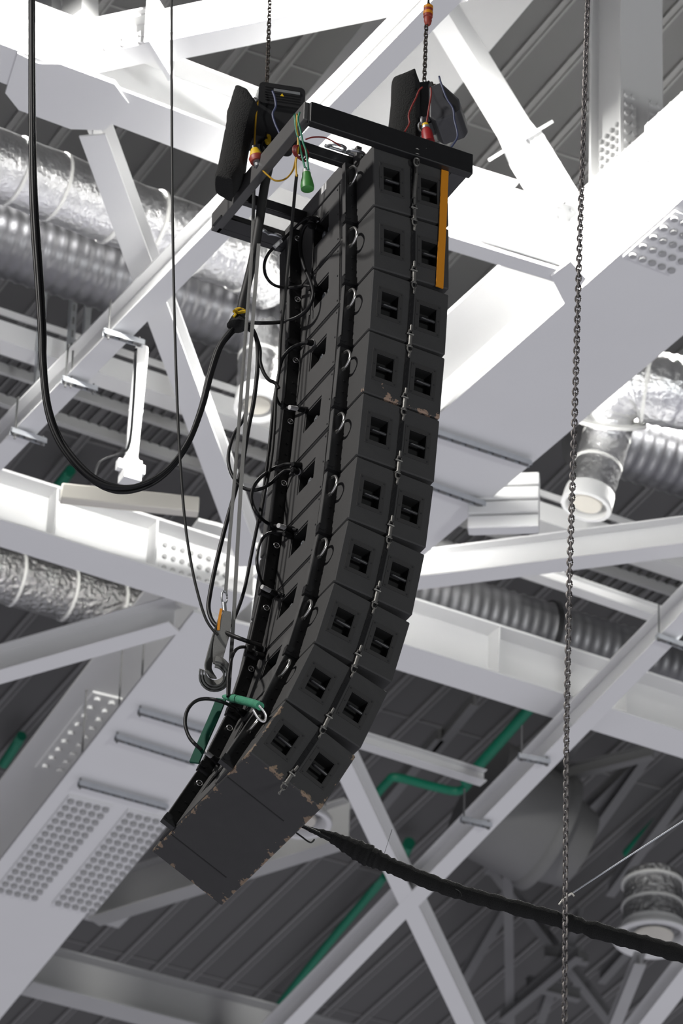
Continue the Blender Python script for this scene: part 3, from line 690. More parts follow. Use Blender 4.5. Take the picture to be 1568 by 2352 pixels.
def cabinet():
    root = empty('speaker_cabinet', (0, 0, 0), None, 'speaker')
    def B(fn, name, m, parent=root, **k):
        mb = MB(); fn(mb)
        mb.v = [p - Vector((CD / 2, CW / 2, 0)) for p in mb.v]
        return mb.build(name, m, parent, (0, 0, 0), **k)
    mb = body_mesh(); body = mb.build('cabinet_body', [M['cabinet'], M['hole']], root, (0, 0, 0), smooth=0)
    for hx0, hz0, hx1, hz1 in HOLES:
        def fr_(mb):
            e = 0.030
            for a, b, c, d in ((hx0 - e, hx1 + e, hz1 + 0.004, hz1 + e), (hx0 - e, hx1 + e, hz0 - e, hz0 - 0.004), (hx0 - e, hx0 - 0.004, hz0 - 0.004, hz1 + 0.004), (hx1 + 0.004, hx1 + e, hz0 - 0.004, hz1 + 0.004)):
                mb.bx(a, b, -0.003, 0.001, c, d)
            for sx in (hx0 - 0.017, hx1 + 0.017):
                for sz in (hz0 - 0.017, (hz0 + hz1) / 2, hz1 + 0.017):
                    mb.cyl((sx, -0.006, sz), (sx, 0, sz), 0.005, 8, mi=1)
        fp = B(fr_, 'handle_plate', [M['plate'], M['bar']], smooth=30)
        zm = (hz0 + hz1) / 2
        def hb(mb):
            mb.tube([(hx0 - 0.001, 0.016, zm), (hx0 + 0.02, 0.014, zm), (hx1 - 0.02, 0.014, zm), (hx1 + 0.001, 0.016, zm)], 0.0105, 12)
        B(hb, 'handle', M['bar'], smooth=60)
    # rigging track and links down the near side
    def tr(mb):
        mb.bx(0.255, 0.285, -0.006, 0.001, 0.004, CH - 0.004)
        for i in range(5): mb.bx(0.262, 0.278, -0.010, -0.005, 0.10 + i * 0.055, 0.125 + i * 0.055)
    B(tr, 'rigging_track', M['black'], smooth=0)
    def lk(mb):
        y = -0.02; x = 0.27
        mb.cyl((x + 0.002, y, 0.115), (x, y, 0.072), 0.008, 10)
        mb.tube(curve([(x - 0.010, y, 0.078), (x - 0.013, y, 0.05), (x - 0.006, y, 0.034)], 3), 0.0045, 6)
        mb.tube(curve([(x + 0.010, y, 0.078), (x + 0.013, y, 0.05), (x + 0.006, y, 0.034)], 3), 0.0045, 6)
        mb.cyl((x - 0.022, y, 0.048), (x + 0.02, y, 0.048), 0.006, 8)
        mb.cyl((x, y, 0.032), (x, y, -0.03), 0.0115, 12)
        mb.cyl((x, y, -0.03), (x, y, -0.036), 0.014, 12)
        mb.torus((x, y, -0.060), X_, Z_, 0.0145, 0.0045, 14, 6, 0.026)
        mb.cyl((x - 0.02, y, -0.042), (x + 0.018, y, -0.042), 0.005, 8)
        mb.torus((x, y, -0.098), Y_, Z_, 0.009, 0.004, 12, 6, 0.02)
        mb.cyl((x, y, -0.112), (x, y, -0.122), 0.008, 8)
    B(lk, 'rigging_link', M['link'], smooth=45)
    # rear skid rails
    for y0, first in ((0.226, True), (1.005, False)):
        def rl(mb):
            mb.bx(-0.076, 0.0, y0, y0 + 0.012, 0.012, CH - 0.012); mb.bx(-0.080, -0.072, y0, y0 + 0.040, 0.012, CH - 0.012, 1)  # black rail; the lighter rim colour stands in for light on its edge
            mb.bx(-0.012, 0.001, y0 + 0.01, y0 + 0.20, 0.012, CH - 0.012)
            mb.bx(-0.088, 0.0, y0 - 0.010, y0 + 0.03, -0.005, 0.055); mb.cyl((-0.066, y0 - 0.02, 0.03), (-0.066, y0 + 0.035, 0.03), 0.022, 14)
            for zz in (0.12, 0.2, 0.30): mb.cyl((-0.03, y0 - 0.006, zz), (-0.03, y0 + 0.002, zz), 0.008, 8)
        r = B(rl, 'rear_rail', [M['black'], M['frame_grey']], smooth=35)
        if first:
            def bow(mb):
                z0 = CH - 0.045
                mb.tube(curve([(-0.045, y0 + 0.004, z0)] + [(-0.05, y0 - t, z0 - d) for t, d in ((0.06, 0.027), (0.098, 0.080), (0.09, 0.118), (0.05, 0.140))] + [(-0.045, y0 + 0.004, z0 - 0.127)], 6), 0.0085, 10)
                mb.cyl((-0.045, y0 + 0.006, z0 - 0.127), (-0.045, y0 - 0.012, z0 - 0.127), 0.012, 10)
            B(bow, 'steel_bow', M['chrome'], parent=r, smooth=60)
        else:
            def rg(mb):
                mb.torus((-0.030, y0 - 0.012, CH - 0.09), X_, Z_, 0.018, 0.0035, 16, 6)
                mb.cyl((-0.030, y0 - 0.014, CH - 0.09), (-0.030, y0 + 0.002, CH - 0.09), 0.007, 8)
            B(rg, 'locking_pin', M['chrome'], parent=r, smooth=60)
    def pn(mb):
        yl, yr = 0.455, 0.985
        mb.bx(-0.006, 0.001, yl, RX[0] - 0.012, 0.014, CH - 0.014); mb.bx(-0.006, 0.001, RX[2] + 0.012, yr, 0.014, CH - 0.014)
        mb.bx(-0.006, 0.001, RX[0] - 0.012, RX[2] + 0.012, 0.014, RX[1] - 0.012); mb.bx(-0.006, 0.001, RX[0] - 0.012, RX[2] + 0.012, RX[3] + 0.012, CH - 0.014)
        for z in (0.04, CH / 2, CH - 0.04): mb.cyl((-0.009, yl + 0.02, z), (-0.005, yl + 0.02, z), 0.006, 8, mi=1)
    B(pn, 'rear_panel', [M['frame_grey'], M['bar']], smooth=30)
    def cn(mb):
        mb.bx(0.055, 0.068, RX[0] + 0.006, RX[2] - 0.006, RX[1] + 0.006, RX[3] - 0.006)
    cp = B(cn, 'connector_panel', M['black'], smooth=40)
    for yy in (RX[0] + 0.06, RX[0] + 0.14):
        def so(mb): mb.prof([(0, 0.026), (0.02, 0.026), (0.02, 0.018), (0.006, 0.018)], True, 0, 16, -X_, (0.056, yy, (RX[1] + RX[3]) / 2))
        B(so, 'connector_socket', M['zinc'], parent=cp, smooth=40)
    return root
proto = cabinet()
LAB = ['topmost black speaker cabinet, right under the steel frame with the orange strip',
       'second speaker cabinet from the top, where the orange strip ends',
       'third speaker cabinet from the top, just below the orange strip',
       'fourth speaker cabinet from the top, paint flaked along its lower edge',
       'fifth speaker cabinet from the top, below the one with flaked paint',
       'sixth speaker cabinet from the top, in the middle where the array starts to curve',
       'seventh speaker cabinet from the top in the curving array',
       'eighth speaker cabinet from the top, third from the bottom',
       'ninth speaker cabinet from the top, just above the lowest one',
       'lowest speaker cabinet, scuffed edges and bare grooved underside showing']
ROOTS = []
for i, (c, fr, up_, t) in enumerate(BOX):
    if i == 0: r = proto; kids = list(proto.children)
    else:
        r = proto.copy(); COL.objects.link(r); kids = []
        for ch in proto.children:
            k = ch.copy(); COL.objects.link(k); k.parent = r; kids.append(k)
            for sub in ch.children:
                g = sub.copy(); COL.objects.link(g); g.parent = k
    r.location = c + fr * (CD / 2) + v * (CW / 2)
    r.rotation_euler = (Matrix.Rotation(AZ, 3, 'Z') @ Matrix.Rotation(math.radians(t), 3, 'Y')).to_euler()
    tag(r, LAB[i], 'speaker', 'speaker cabinets in the hanging array')
    for k in kids:
        if k.name.startswith('cabinet_body') and i in (3, 9):
            k.material_slots[0].link = 'OBJECT'; k.material_slots[0].material = M['cabinet_flaked' if i == 3 else 'cabinet_scuffed']
    ROOTS.append(r)
# grooves in the underside of the lowest cabinet
for y in (0.31, 1.07):
    gm = MB(); gm.box(Vector((0.215 - CD / 2, y - CW / 2, -0.0005)), AX, 0.205, 0.004, 0.0015)
    gm.build('underside_groove', M['hole'], ROOTS[-1], (0, 0, 0), smooth=0)
# white label on the topmost cabinet's rear
def rear(x, y, off=0.0):
    """point on the rear of the array (lifted off by off) seen at photo position x, y"""
    best = None
    for c, fr, up_, t in BOX:
        h = plane_hit(x, y, c - fr * off, fr); z = (h - c).dot(up_)
        e = max(0, -z, z - PITCH)
        if best is None or e < best[0]: best = (e, h)
    return best[1]
def sidep(x, y, off=0.0):
    return plane_hit(x, y, P0 - v * off, v)
Y0 = P0.y
def at(x, y, dy=0.0):
    return plane_hit(x, y, Vector((0, Y0 + dy, 0)), Vector((0, 1, 0)))

# ------------------------------------------------------------------ flying frame
FZ = TOP - ZUP * 0.012
froot = empty('flying_frame', FZ, 'black steel flying frame on top of the speaker array', 'rigging frame')
def fbar(nm, c, hx, hy, hz, m='black', bev=0.006):
    mb = MB(); mb.box(c, (u, v, ZUP), hx, hy, hz); return mb.build(nm, M[m], froot, froot.location, smooth=0, bevel=bev)
u0, u1_, w1, hh = -0.46, 0.665, 1.27, 0.068
def fpt(a, b, z): return FZ + u * a + v * b + ZUP * z
fbar('side_bar', fpt((u0 + u1_) / 2, -0.036, hh - 0.02), (u1_ - u0) / 2, 0.028, hh + 0.010)
fbar('side_bar', fpt((u0 + u1_) / 2, w1, hh), (u1_ - u0) / 2, 0.03, hh)
fbar('rear_bar', fpt(u0, w1 / 2, hh), 0.03, w1 / 2 + 0.03, hh, 'frame_grey')
fbar('inner_bar', fpt(0.02, 0.76, 0.015 + 0.068), 0.02, 0.53, 0.066, 'frame_grey')
fbar('front_bar', fpt(u1_ - 0.03, w1 / 2, hh), 0.03, w1 / 2, hh)
fbar('cross_bar', fpt(0.1, 0.30, hh - 0.02), 0.55, 0.025, hh - 0.03)
fbar('cross_bar', fpt(0.1, 0.95, hh - 0.02), 0.55, 0.025, hh - 0.03)
mb = MB(); mb.box(fpt(u0 + 0.3, w1 - 0.08, 0.008), (u, v, ZUP), 0.34, 0.06, 0.006)
mb.build('lower_flange', M['black'], froot, froot.location, smooth=0)
mb = MB(); mb.box(fpt(u1_ - 0.07, 0.25, -0.012), (u, v, ZUP), 0.05, 0.3, 0.012)
mb.build('corner_bracket', M['bar'], froot, froot.location, smooth=0)
for a, b, z in ((-0.13, 0.27, 0.10), (0.0, 0.27, 0.10), (-0.20, 1.22, 0.03), (-0.10, 1.22, 0.03)):
    c = fpt(a, b, z); mb = MB()
    mb.tube(curve([c + u * -0.05, c + u * -0.045 - v * 0.06 - ZUP * 0.02, c - v * 0.085 - ZUP * 0.03, c + u * 0.045 - v * 0.06 - ZUP * 0.02, c + u * 0.05], 5), 0.011, 10)
    mb.cyl(c - u * 0.07, c + u * 0.07, 0.012, 10)
    o = mb.build('shackle', M['zinc'], None, c, smooth=60)
    tag(o, {0.27: 'steel shackle on the cross bar beside the wire cluster', 1.22: 'steel shackle on the far bar of the frame left of the array'}[b] + (', left one' if a in (-0.13, -0.20) else ', right one'), 'shackle', 'shackles on the flying frame')
lb = MB(); q = plane_hit(744, 432, FZ - u * 0.002, u); lb.box(q, (v, ZUP, u), 0.035, 0.028, 0.002)
ol = lb.build('paper_label', M['label'], None, q, smooth=0); tag(ol, 'small white label on the grey frame bar above the topmost cabinet', 'label')
# orange strip down the front edge of the first two cabinets
c = MB()
a_ = [sidep(1022, 376, 0.012), sidep(1016, 520, 0.012), sidep(1009, 660, 0.012)]
c.ribbon(a_, u, 0.0245, 0.004)
tag(c.build('orange_strip', M['orange'], None, a_[0], smooth=0), 'orange strip down the front edge of the top two cabinets', 'strip')
# bolts of the front grille seen at the right silhouette
# top rigging bar from frame to first cabinet link
rt = MB(); P = [sidep(957, 318, 0.05), sidep(955, 400, 0.03), sidep(950, 455, 0.02)]
rt.tube(P, 0.013, 10); rt.torus(sidep(956, 372, 0.055), u, ZUP, 0.018, 0.006, 14, 6, 0.03)
for yy in (345, 356, 367): rt.torus(sidep(956, yy, 0.05), u, v, 0.016, 0.004, 12, 6)
tag(rt.build('rigging_rod', M['link'], None, P[0], smooth=50), 'worn steel rigging rod from the frame to the topmost cabinet', 'rigging rod')

# ------------------------------------------------------------------ chains
def chain(name, pts, pitch, wire, label, m, cat='chain', tw=0.0):
    P = [Vector(p) for p in pts]; L = [0]
    for i in range(1, len(P)): L.append(L[-1] + (P[i] - P[i - 1]).length)
    n = int(L[-1] / pitch); mb = MB(); j = 0
    for k in range(n):
        d = (k + 0.5) * pitch
        while j < len(P) - 2 and L[j + 1] < d: j += 1
        f = (d - L[j]) / (L[j + 1] - L[j]); c = P[j].lerp(P[j + 1], f); T = (P[j + 1] - P[j]).normalized()
        X, Y = frame(T); ang = (math.pi / 2) * (k % 2) + 0.6 + tw * k
        S = X * math.cos(ang) + Y * math.sin(ang)
        mb.torus(c, S, T, pitch * 0.42, wire, 12, 6, pitch * 0.72)
    o = mb.build(name, M[m], None, P[-1], smooth=60); return tag(o, label, cat)
dl_, dr_ = 0.62, 0.55
chain('load_chain', [at(621, -40, dl_), at(612, 222, dl_)], 0.030, 0.0050, 'load chain rising from the left hoist out of the picture', 'chain')
chain('load_chain', [at(979, 52, dr_), at(974, 192, dr_)], 0.030, 0.0050, 'load chain between the right hoist and the orange chain hook', 'chain')
chain('hanging_chain', [at(1351, -60, -0.6), at(1328, 650, -0.6), at(1318, 1000, -0.6), at(1308, 1300, -0.6), at(1301, 1650, -0.6), at(1298, 2000, -0.6), at(1296, 2420, -0.6)], 0.037, 0.0062, 'long slack chain hanging free down the right side', 'chain_pale', tw=0.01)
# hook block at the top of the right chain
b = at(982, 58, dr_); root = empty('chain_hook', b, 'orange and brown chain hook block at the top centre', 'hook')
mb = MB(); mb.prof([(0.0, 0.014), (0.01, 0.020), (0.035, 0.026), (0.06, 0.024), (0.065, 0.03), (0.13, 0.030), (0.135, 0.024), (0.15, 0.022), (0.155, 0.015)], True, 0, 16, ZUP, b)
mb.build('block', M['rust_red'], root, root.location, smooth=40)
for t in (0.085, 0.13):
    mb = MB(); mb.cyl(b + ZUP * t, b + ZUP * (t + 0.022), 0.0315, 16); mb.build('orange_band', M['orange'], root, root.location, smooth=40)
mb = MB(); mb.tube([b + ZUP * 0.15, at(985, -40, dr_)], 0.014, 10); mb.build('eye_rod', M['black'], root, root.location, smooth=50)

# ------------------------------------------------------------------ hoists
def rbox(mb, c, ax, hx, hy, hz, r=0.03, n=4, mi=0):
    """box with rounded vertical-ish edges along ax[1]"""
    X, Y, Z = ax; c = Vector(c); ring = []
    for sx, sz, a0 in ((1, 1, 0), (-1, 1, 90), (-1, -1, 180), (1, -1, 270)):
        for i in range(n + 1):
            a = math.radians(a0 + 90 * i / n); ring.append((sx * (hx - r) + r * math.cos(a), sz * (hz - r) + r * math.sin(a)))
    mb.rings([[c + X * x + Z * z - Y * hy for x, z in ring], [c + X * x * 1.0 + Z * z + Y * hy for x, z in ring]], True, mi)
# left hoist
c = at(640, 240, dl_); hroot = empty('chain_hoist', at(612, 345, dl_), 'black chain hoist motor on the left, above the rear bar', 'hoist', 'chain hoists')
hx = (u * 0.97 + v * -0.25).normalized(); hy = ZUP.cross(hx); 
mb = MB(); rbox(mb, c, (hx, hy, ZUP), 0.15, 0.10, 0.082, 0.035)
for i in range(6): mb.box(c + ZUP * (-0.05 + i * 0.02) - hy * 0.101, (hx, hy, ZUP), 0.11, 0.004, 0.004)
mb.build('motor_body', M['motor'], hroot, hroot.location, smooth=40)
mb = MB(); mb.box(c - hy * 0.104 + ZUP * 0.030 + hx * 0.03, (hx, hy, ZUP), 0.085, 0.002, 0.010); mb.build('pale_lettering_strip', M['zinc'], hroot, hroot.location, smooth=0)
mb = MB(); mb.prism([c - hy * 0.104 + hx * a + ZUP * z for a, z in ((-0.012, -0.012), (0.012, -0.012), (0, 0.01))], -hy, 0.002); mb.build('warning_triangle', M['yellow'], hroot, hroot.location, smooth=0)
c2 = at(624, 296, dl_); mb = MB(); rbox(mb, c2, (hx, hy, ZUP), 0.155, 0.085, 0.135, 0.04); mb.cyl(c2 - ZUP * 0.09, c2 - ZUP * 0.17 - hx * 0.06, 0.04, 14)
mb.build('gearbox', M['motor'], hroot, hroot.location, smooth=40)
mb = MB(); h0 = at(612, 318, dl_ - 0.08)
mb.torus(h0 - ZUP * 0.07, hx, ZUP, 0.030, 0.010, 18, 8, 0.045); mb.cyl(h0 + ZUP * 0.04, h0 - ZUP * 0.03, 0.016, 12)
mb.build('hook', M['black'], hroot, hroot.location, smooth=50)
mb = MB(); mb.tube(curve([at(612, 312, dl_ - 0.1), at(618, 314, dl_ - 0.1), at(616, 330, dl_ - 0.1), at(611, 322, dl_ - 0.1)], 4), 0.013, 8); mb.build('hook_latch', M['yellow'], hroot, hroot.location, smooth=50)
mb = MB(); k0 = at(580, 232, dl_ - 0.02)
for i in range(7): mb.torus(k0 + hx * (i * 0.012) + ZUP * (0.012 * math.sin(i * 2.1)), Vector((math.cos(i), math.sin(i), 0.3)).normalized(), ZUP, 0.012, 0.004, 10, 6, 0.018)
mb.build('slack_chain', M['chain'], hroot, hroot.location, smooth=50)
def bag(name, outline, dy, depth, label):
    """canvas chain bag: photo outline given as (x left, x right, y) rows, real depth"""
    n = 20; rr = []
    for xl, xr, y in outline:
        a = at(xl, y, dy); b_ = at(xr, y, dy); cc = (a + b_) / 2; hw = (b_ - a).length / 2; X = (b_ - a).normalized()
        rr.append([cc + X * (hw * math.copysign(abs(math.cos(2 * math.pi * i / n)) ** 0.6, math.cos(2 * math.pi * i / n))) + Vector((0, 1, 0)) * (depth * math.copysign(abs(math.sin(2 * math.pi * i / n)) ** 0.6, math.sin(2 * math.pi * i / n))) for i in range(n)])
    mb = MB(); mb.rings(rr, True); o = mb.build(name, M['fabric'], None, rr[-1][0], smooth=50); return tag(o, label, 'chain bag', 'chain bags')
bag('chain_bag', ((538, 552, 222), (534, 572, 228), (524, 594, 258), (520, 592, 268), (520, 584, 288), (514, 576, 318), (508, 570, 350), (502, 566, 380), (497, 560, 404), (493, 556, 414), (494, 546, 424), (516, 536, 434), (528, 534, 437)), dl_ - 0.12, 0.12, 'long black canvas chain bag drooping left of the left hoist')
bag('chain_bag', ((946, 954, 180), (900, 962, 194), (898, 964, 200), (897, 965, 240), (893, 966, 280), (889, 966, 310), (890, 966, 345)), dr_ - 0.06, 0.10, 'black canvas chain bag standing beside the right hoist')
# right hoist
c = at(1010, 232, dr_); hroot2 = empty('chain_hoist', at(968, 330, dr_), 'black chain hoist motor on the right, seen end on above the front bar', 'hoist', 'chain hoists')
gx = (u * 0.75 - v * 0.65).normalized(); gy = ZUP.cross(gx)
mb = MB(); pr = [at(x, y, dr_ - 0.12) for x, y in ((985, 198), (1012, 188), (1054, 226), (1056, 250), (1048, 262), (1000, 278), (985, 268))]
mb.prism(pr, Vector((0.25, 1, 0)).normalized(), 0.26)
mb.build('motor_body', M['motor_grey'], hroot2, hroot2.location, smooth=0, bevel=0.012)
mb = MB(); mb.prism([at(x, y, dr_ - 0.127) for x, y in ((1016, 196), (1050, 230), (1053, 250), (1046, 256), (1018, 222))], Vector((0.25, 1, 0)).normalized(), 0.008)
mb.build('end_cover', M['motor'], hroot2, hroot2.location, smooth=0)
mb = MB(); rbox(mb, at(978, 250, dr_), (gx, gy, ZUP), 0.06, 0.10, 0.14, 0.03); mb.cyl(at(992, 270, dr_), at(994, 292, dr_), 0.05, 16)
mb.build('gearbox', M['motor'], hroot2, hroot2.location, smooth=40)
mb = MB(); k0 = at(988, 196, dr_ - 0.05)
for i in range(7): mb.torus(k0 + u * (i * 0.008 - 0.02) + ZUP * (0.014 * math.sin(i * 2.1)), Vector((math.cos(i), math.sin(i), 0.3)).normalized(), ZUP, 0.011, 0.004, 10, 6, 0.018)
mb.build('slack_chain', M['chain'], hroot2, hroot2.location, smooth=50)
mb = MB(); mb.torus(at(968, 292, dr_ - 0.16), u, ZUP, 0.022, 0.008, 16, 8, 0.035); mb.cyl(at(968, 270, dr_ - 0.16), at(968, 285, dr_ - 0.16), 0.012, 10)
mb.build('hook', M['zinc'], hroot2, hroot2.location, smooth=50)
# plugs
def plug(name, p, q, prof, ms, label, cat='plug'):
    d = (q - p); L = d.length; root = empty(name, p, label, cat)
    for nm, m, pr in prof:
        mb = MB(); mb.prof([(t * L, r) for t, r in pr], True, 0, 16, d, p); mb.build(nm, M[m], root, root.location, smooth=40)
    return root
plug('power_plug', at(583, 336, 0.35), at(593, 382, 0.35), (
    ('gland', 'bar', ((0, 0.012), (0.0, 0.017), (0.14, 0.02), (0.16, 0.02))), ('yellow_shell', 'yellow', ((0.15, 0.024), (0.2, 0.028), (0.45, 0.040), (0.55, 0.044))),
    ('red_collar', 'rust_red', ((0.52, 0.045), (0.6, 0.05), (0.78, 0.044))), ('nose', 'zinc', ((0.76, 0.03), (1.0, 0.022)))), None, 'yellow and red power plug dangling under the left hoist')
plug('power_plug', at(703, 388, -0.25), at(706, 437, -0.25), (
    ('gland', 'label', ((0, 0.012), (0.02, 0.022), (0.2, 0.024), (0.22, 0.024))), ('green_shell', 'green', ((0.2, 0.026), (0.35, 0.028), (0.55, 0.036), (0.8, 0.042), (0.95, 0.040), (1.0, 0.03)))), None, 'green power plug dangling left of the topmost cabinet')
plug('power_plug', at(976, 284, 0.35), at(984, 326, 0.35), (
    ('yellow_gland', 'yellow', ((0, 0.012), (0.02, 0.020), (0.16, 0.022))), ('ring', 'zinc', ((0.16, 0.024), (0.28, 0.026))), ('red_shell', 'red', ((0.28, 0.024), (0.45, 0.034), (1.0, 0.040)))), None, 'red power plug with yellow gland under the right hoist')

# ------------------------------------------------------------------ wires and cables
def cable(name, pts, r, label, m='cable', cat='cable', group=None, k=6, n=8):
    P = curve(pts, k); mb = MB(); mb.tube(P, r, n); o = mb.build(name, M[m], None, pts[0], smooth=60)
    return tag(o, label, cat, group)
def L(seq, dy=0.0): return [at(*q) if len(q) == 3 else at(q[0], q[1], dy) for q in seq]
hd = dl_ - 0.18
cable('control_wire', L(((592, 232), (588, 262), (586, 295), (584, 338)), hd), 0.006, 'yellow wire looping down from the left hoist to the yellow plug', 'wire_yellow', 'wire')
cable('control_wire', L(((625, 208), (631, 225), (633, 245), (626, 262), (632, 285), (643, 310), (646, 330), (640, 355), (625, 375), (605, 385), (592, 381)), hd), 0.0075, 'blue grey wire bowing across the left hoist', 'wire_blue', 'wire')
cable('control_wire', L(((600, 388), (615, 403), (633, 415), (655, 411), (672, 392, 0.05), (679, 365, -0.1), (684, 330, -0.25), (686, 320, -0.28)), 0.3), 0.006, 'orange yellow wire drooping from the plug to the wire cluster', 'wire_yellow', 'wire')
cable('control_wire', L(((676, 262), (678, 285), (681, 305), (686, 322), (690, 345), (694, 362), (700, 385)), -0.28), 0.0065, 'green wire from the frame corner to the green plug', 'wire_green', 'wire')
cable('control_wire', L(((688, 258), (684, 275), (690, 300), (695, 325), (702, 345), (705, 365), (708, 390)), -0.28), 0.0065, 'second green wire beside the first, by the frame corner', 'wire_green', 'wire')
cable('control_wire', L(((682, 262), (680, 290), (684, 315), (684, 345), (679, 375), (681, 405)), -0.28), 0.006, 'yellow wire hanging in the cluster at the frame corner', 'wire_yellow', 'wire')
cable('control_wire', L(((702, 320, -0.28), (720, 315, -0.25), (745, 316, -0.15), (765, 325, -0.05), (782, 336, 0.0)), 0.1), 0.005, 'thin red wire arching from the wire cluster over the cross bar', 'wire_red', 'wire')
mb = MB(); cc = at(688, 350, -0.27)
for i in range(4): mb.torus(cc + u * (0.012 * (i - 1.5)), (u * 0.9 + v * 0.2).normalized(), ZUP, 0.032 + 0.006 * i, 0.006, 18, 6, 0.042 + 0.004 * i)
tag(mb.build('wire_coil', M['wire_red'], None, cc, smooth=60), 'small coil of dark red wire under the cluster', 'wire')
cable('control_wire', L(((970, 200), (962, 208), (955, 225), (945, 245), (938, 265), (940, 282), (934, 295), (929, 303)), dr_ - 0.2), 0.0055, 'red wire curling over the right chain bag', 'wire_red', 'wire')
cable('control_wire', L(((988, 200), (990, 215), (986, 240), (982, 265), (979, 283)), dr_ - 0.2), 0.0055, 'red wire dropping from the right hoist to the red plug', 'wire_red', 'wire')
cable('control_wire', L(((1008, 175), (1012, 190), (1025, 225), (1040, 250), (1043, 275), (1050, 305), (1048, 320), (1036, 338)), dr_ - 0.22), 0.0065, 'dark blue wire bowing out right of the right hoist', 'wire_blue', 'wire')
# the long black trunk cables that droop at left
base = ((72, -40), (73, 200), (75, 400), (80, 520), (88, 640), (95, 760), (97, 830), (107, 925), (128, 995), (163, 1052), (212, 1100), (268, 1120), (330, 1110), (385, 1075), (430, 1015), (462, 935), (482, 860), (502, 800), (526, 765), (546, 744))
offs = [(0, 0, 0.0), (6, -3, 0.02), (-4, 4, 0.03), (3, 6, 0.05)]
nm = ['nearest of the drooping black trunk cables at left', 'drooping black trunk cable, inner of the bundle at left', 'drooping black trunk cable, outer of the bundle at left', 'drooping black trunk cable, lowest in the sag at left']
for i, (ox, oy, od) in enumerate(offs):
    pts = [at(x + ox * (1 - 0.3 * math.sin(j * 0.9 + i)), y + oy * (1 + 0.8 * math.sin(j * 0.7 + 2 * i)) * (0.3 if j < 7 else 1), 0.75 + od) for j, (x, y) in enumerate(base)]
    cable('trunk_cable', pts, 0.0125, nm[i], 'cable', 'cable', 'drooping trunk cables')
cable('cable_bundle', L(((628, 330, 0.60), (618, 380, 0.58), (607, 430, 0.58), (596, 505, 0.6), (582, 590, 0.65), (568, 650, 0.7), (556, 700, 0.73), (550, 740, 0.76))), 0.029, 'thick black cable bundle from the frame to the taped joint', 'cable_grey')
# taped joint with yellow tie
jr = empty('cable_joint', at(549, 745, 0.76), 'black taped junction where the cables split, yellow tie on top', 'cable joint')
mb = MB(); mb.tube(L(((551, 712), (548, 730), (546, 748), (547, 758)), 0.76), [0.030, 0.045, 0.07, 0.035], 14); mb.build('taped_bundle', M['fabric'], jr, jr.location, smooth=60)
mb = MB(); mb.tube(L(((536, 714), (548, 718), (563, 715)), 0.70), 0.011, 8); mb.torus(at(551, 716, 0.75), u, v, 0.034, 0.009, 16, 6)
mb.tube(L(((536, 714), (541, 722), (536, 728)), 0.70), 0.008, 8); mb.build('yellow_tie', M['yellow'], jr, jr.location, smooth=50)
cable('branch_cable', L(((552, 745, 0.78), (575, 752, 0.78), (588, 775, 0.78), (592, 810, 0.8), (590, 860, 0.8), (582, 925, 0.8), (570, 985, 0.8), (553, 1080, 0.78), (520, 1200, 0.72), (496, 1295, 0.7), (482, 1365, 0.68), (479, 1400, 0.66), (490, 1430, 0.62), (517, 1452, 0.56), (560, 1470, 0.46)) ) + [rear(598, 1482, 0.07)], 0.0135, 'long black cable swinging from the joint down to the eighth cabinet', 'cable', 'cable', 'speaker cables')
cable('branch_cable', L(((556, 750, 0.79), (582, 765, 0.79), (596, 800, 0.8), (597, 830, 0.8), (605, 855, 0.8), (617, 872, 0.8), (632, 880, 0.8), (640, 892, 0.8))), 0.012, 'short black cable from the joint hooking right to the array edge', 'cable', 'cable', 'speaker cables')
cable('branch_cable', [at(556, 740, 0.76), at(600, 742, 0.72), rear(650, 739, 0.09), rear(688, 726, 0.08), rear(710, 704, 0.07), rear(719, 675, 0.06), rear(712, 645, 0.06), rear(698, 612, 0.07), rear(690, 575, 0.07), rear(692, 540, 0.07), rear(704, 516, 0.06), rear(728, 516, 0.02)], 0.012, 'black cable from the joint curving up to the topmost connector', 'cable', 'cable', 'speaker cables')
cable('speaker_cable', [rear(732, 504, 0.03), rear(712, 499, 0.06), rear(694, 508, 0.08), at(668, 532, 0.75), at(640, 560, 0.7), at(618, 580, 0.68), at(607, 606, 0.68), at(611, 635, 0.7), at(630, 655, 0.72), rear(662, 661, 0.09), rear(700, 656, 0.07), rear(726, 662, 0.02)], 0.010, 'looping black cable between the two topmost connectors', 'cable', 'cable', 'speaker cables')
cable('speaker_cable', [rear(722, 520, 0.03), rear(720, 560, 0.03), rear(716, 640, 0.03), rear(712, 690, 0.03), rear(711, 724, 0.03)], 0.005, 'thin black cord hanging below the topmost connector', 'cable', 'cable', 'speaker cables')
cable('speaker_cable', [rear(716, 788, 0.03), rear(696, 788, 0.06), rear(672, 798, 0.08), rear(652, 818, 0.1), rear(643, 842, 0.1), at(637, 875, 0.85), at(628, 930, 0.85), at(620, 1010, 0.85), at(612, 1075, 0.84), at(600, 1160, 0.82), at(580, 1260, 0.76), at(562, 1350, 0.7), at(546, 1400, 0.64), at(528, 1440, 0.58)], 0.011, 'black cable from the third connector running down the array edge', 'cable', 'cable', 'speaker cables')
cable('speaker_cable', L(((681, 402, -0.27), (677, 440, -0.1), (674, 475, 0.2), (668, 540, 0.55), (660, 620, 0.65), (652, 700, 0.72), (644, 780, 0.78), (641, 850, 0.8), (634, 900, 0.82), (630, 980, 0.83), (622, 1060, 0.84), (606, 1140, 0.82), (596, 1200, 0.8))), 0.010, 'thin black cable down the far rail from the wire cluster', 'cable_grey', 'cable', 'speaker cables')
cable('speaker_cable', [at(632, 905, 0.82), rear(640, 926, 0.09), rear(655, 936, 0.07), rear(682, 940, 0.04), rear(704, 942, 0.01)], 0.010, 'short black cable with a white tag into the fourth connector', 'cable', 'cable', 'speaker cables')
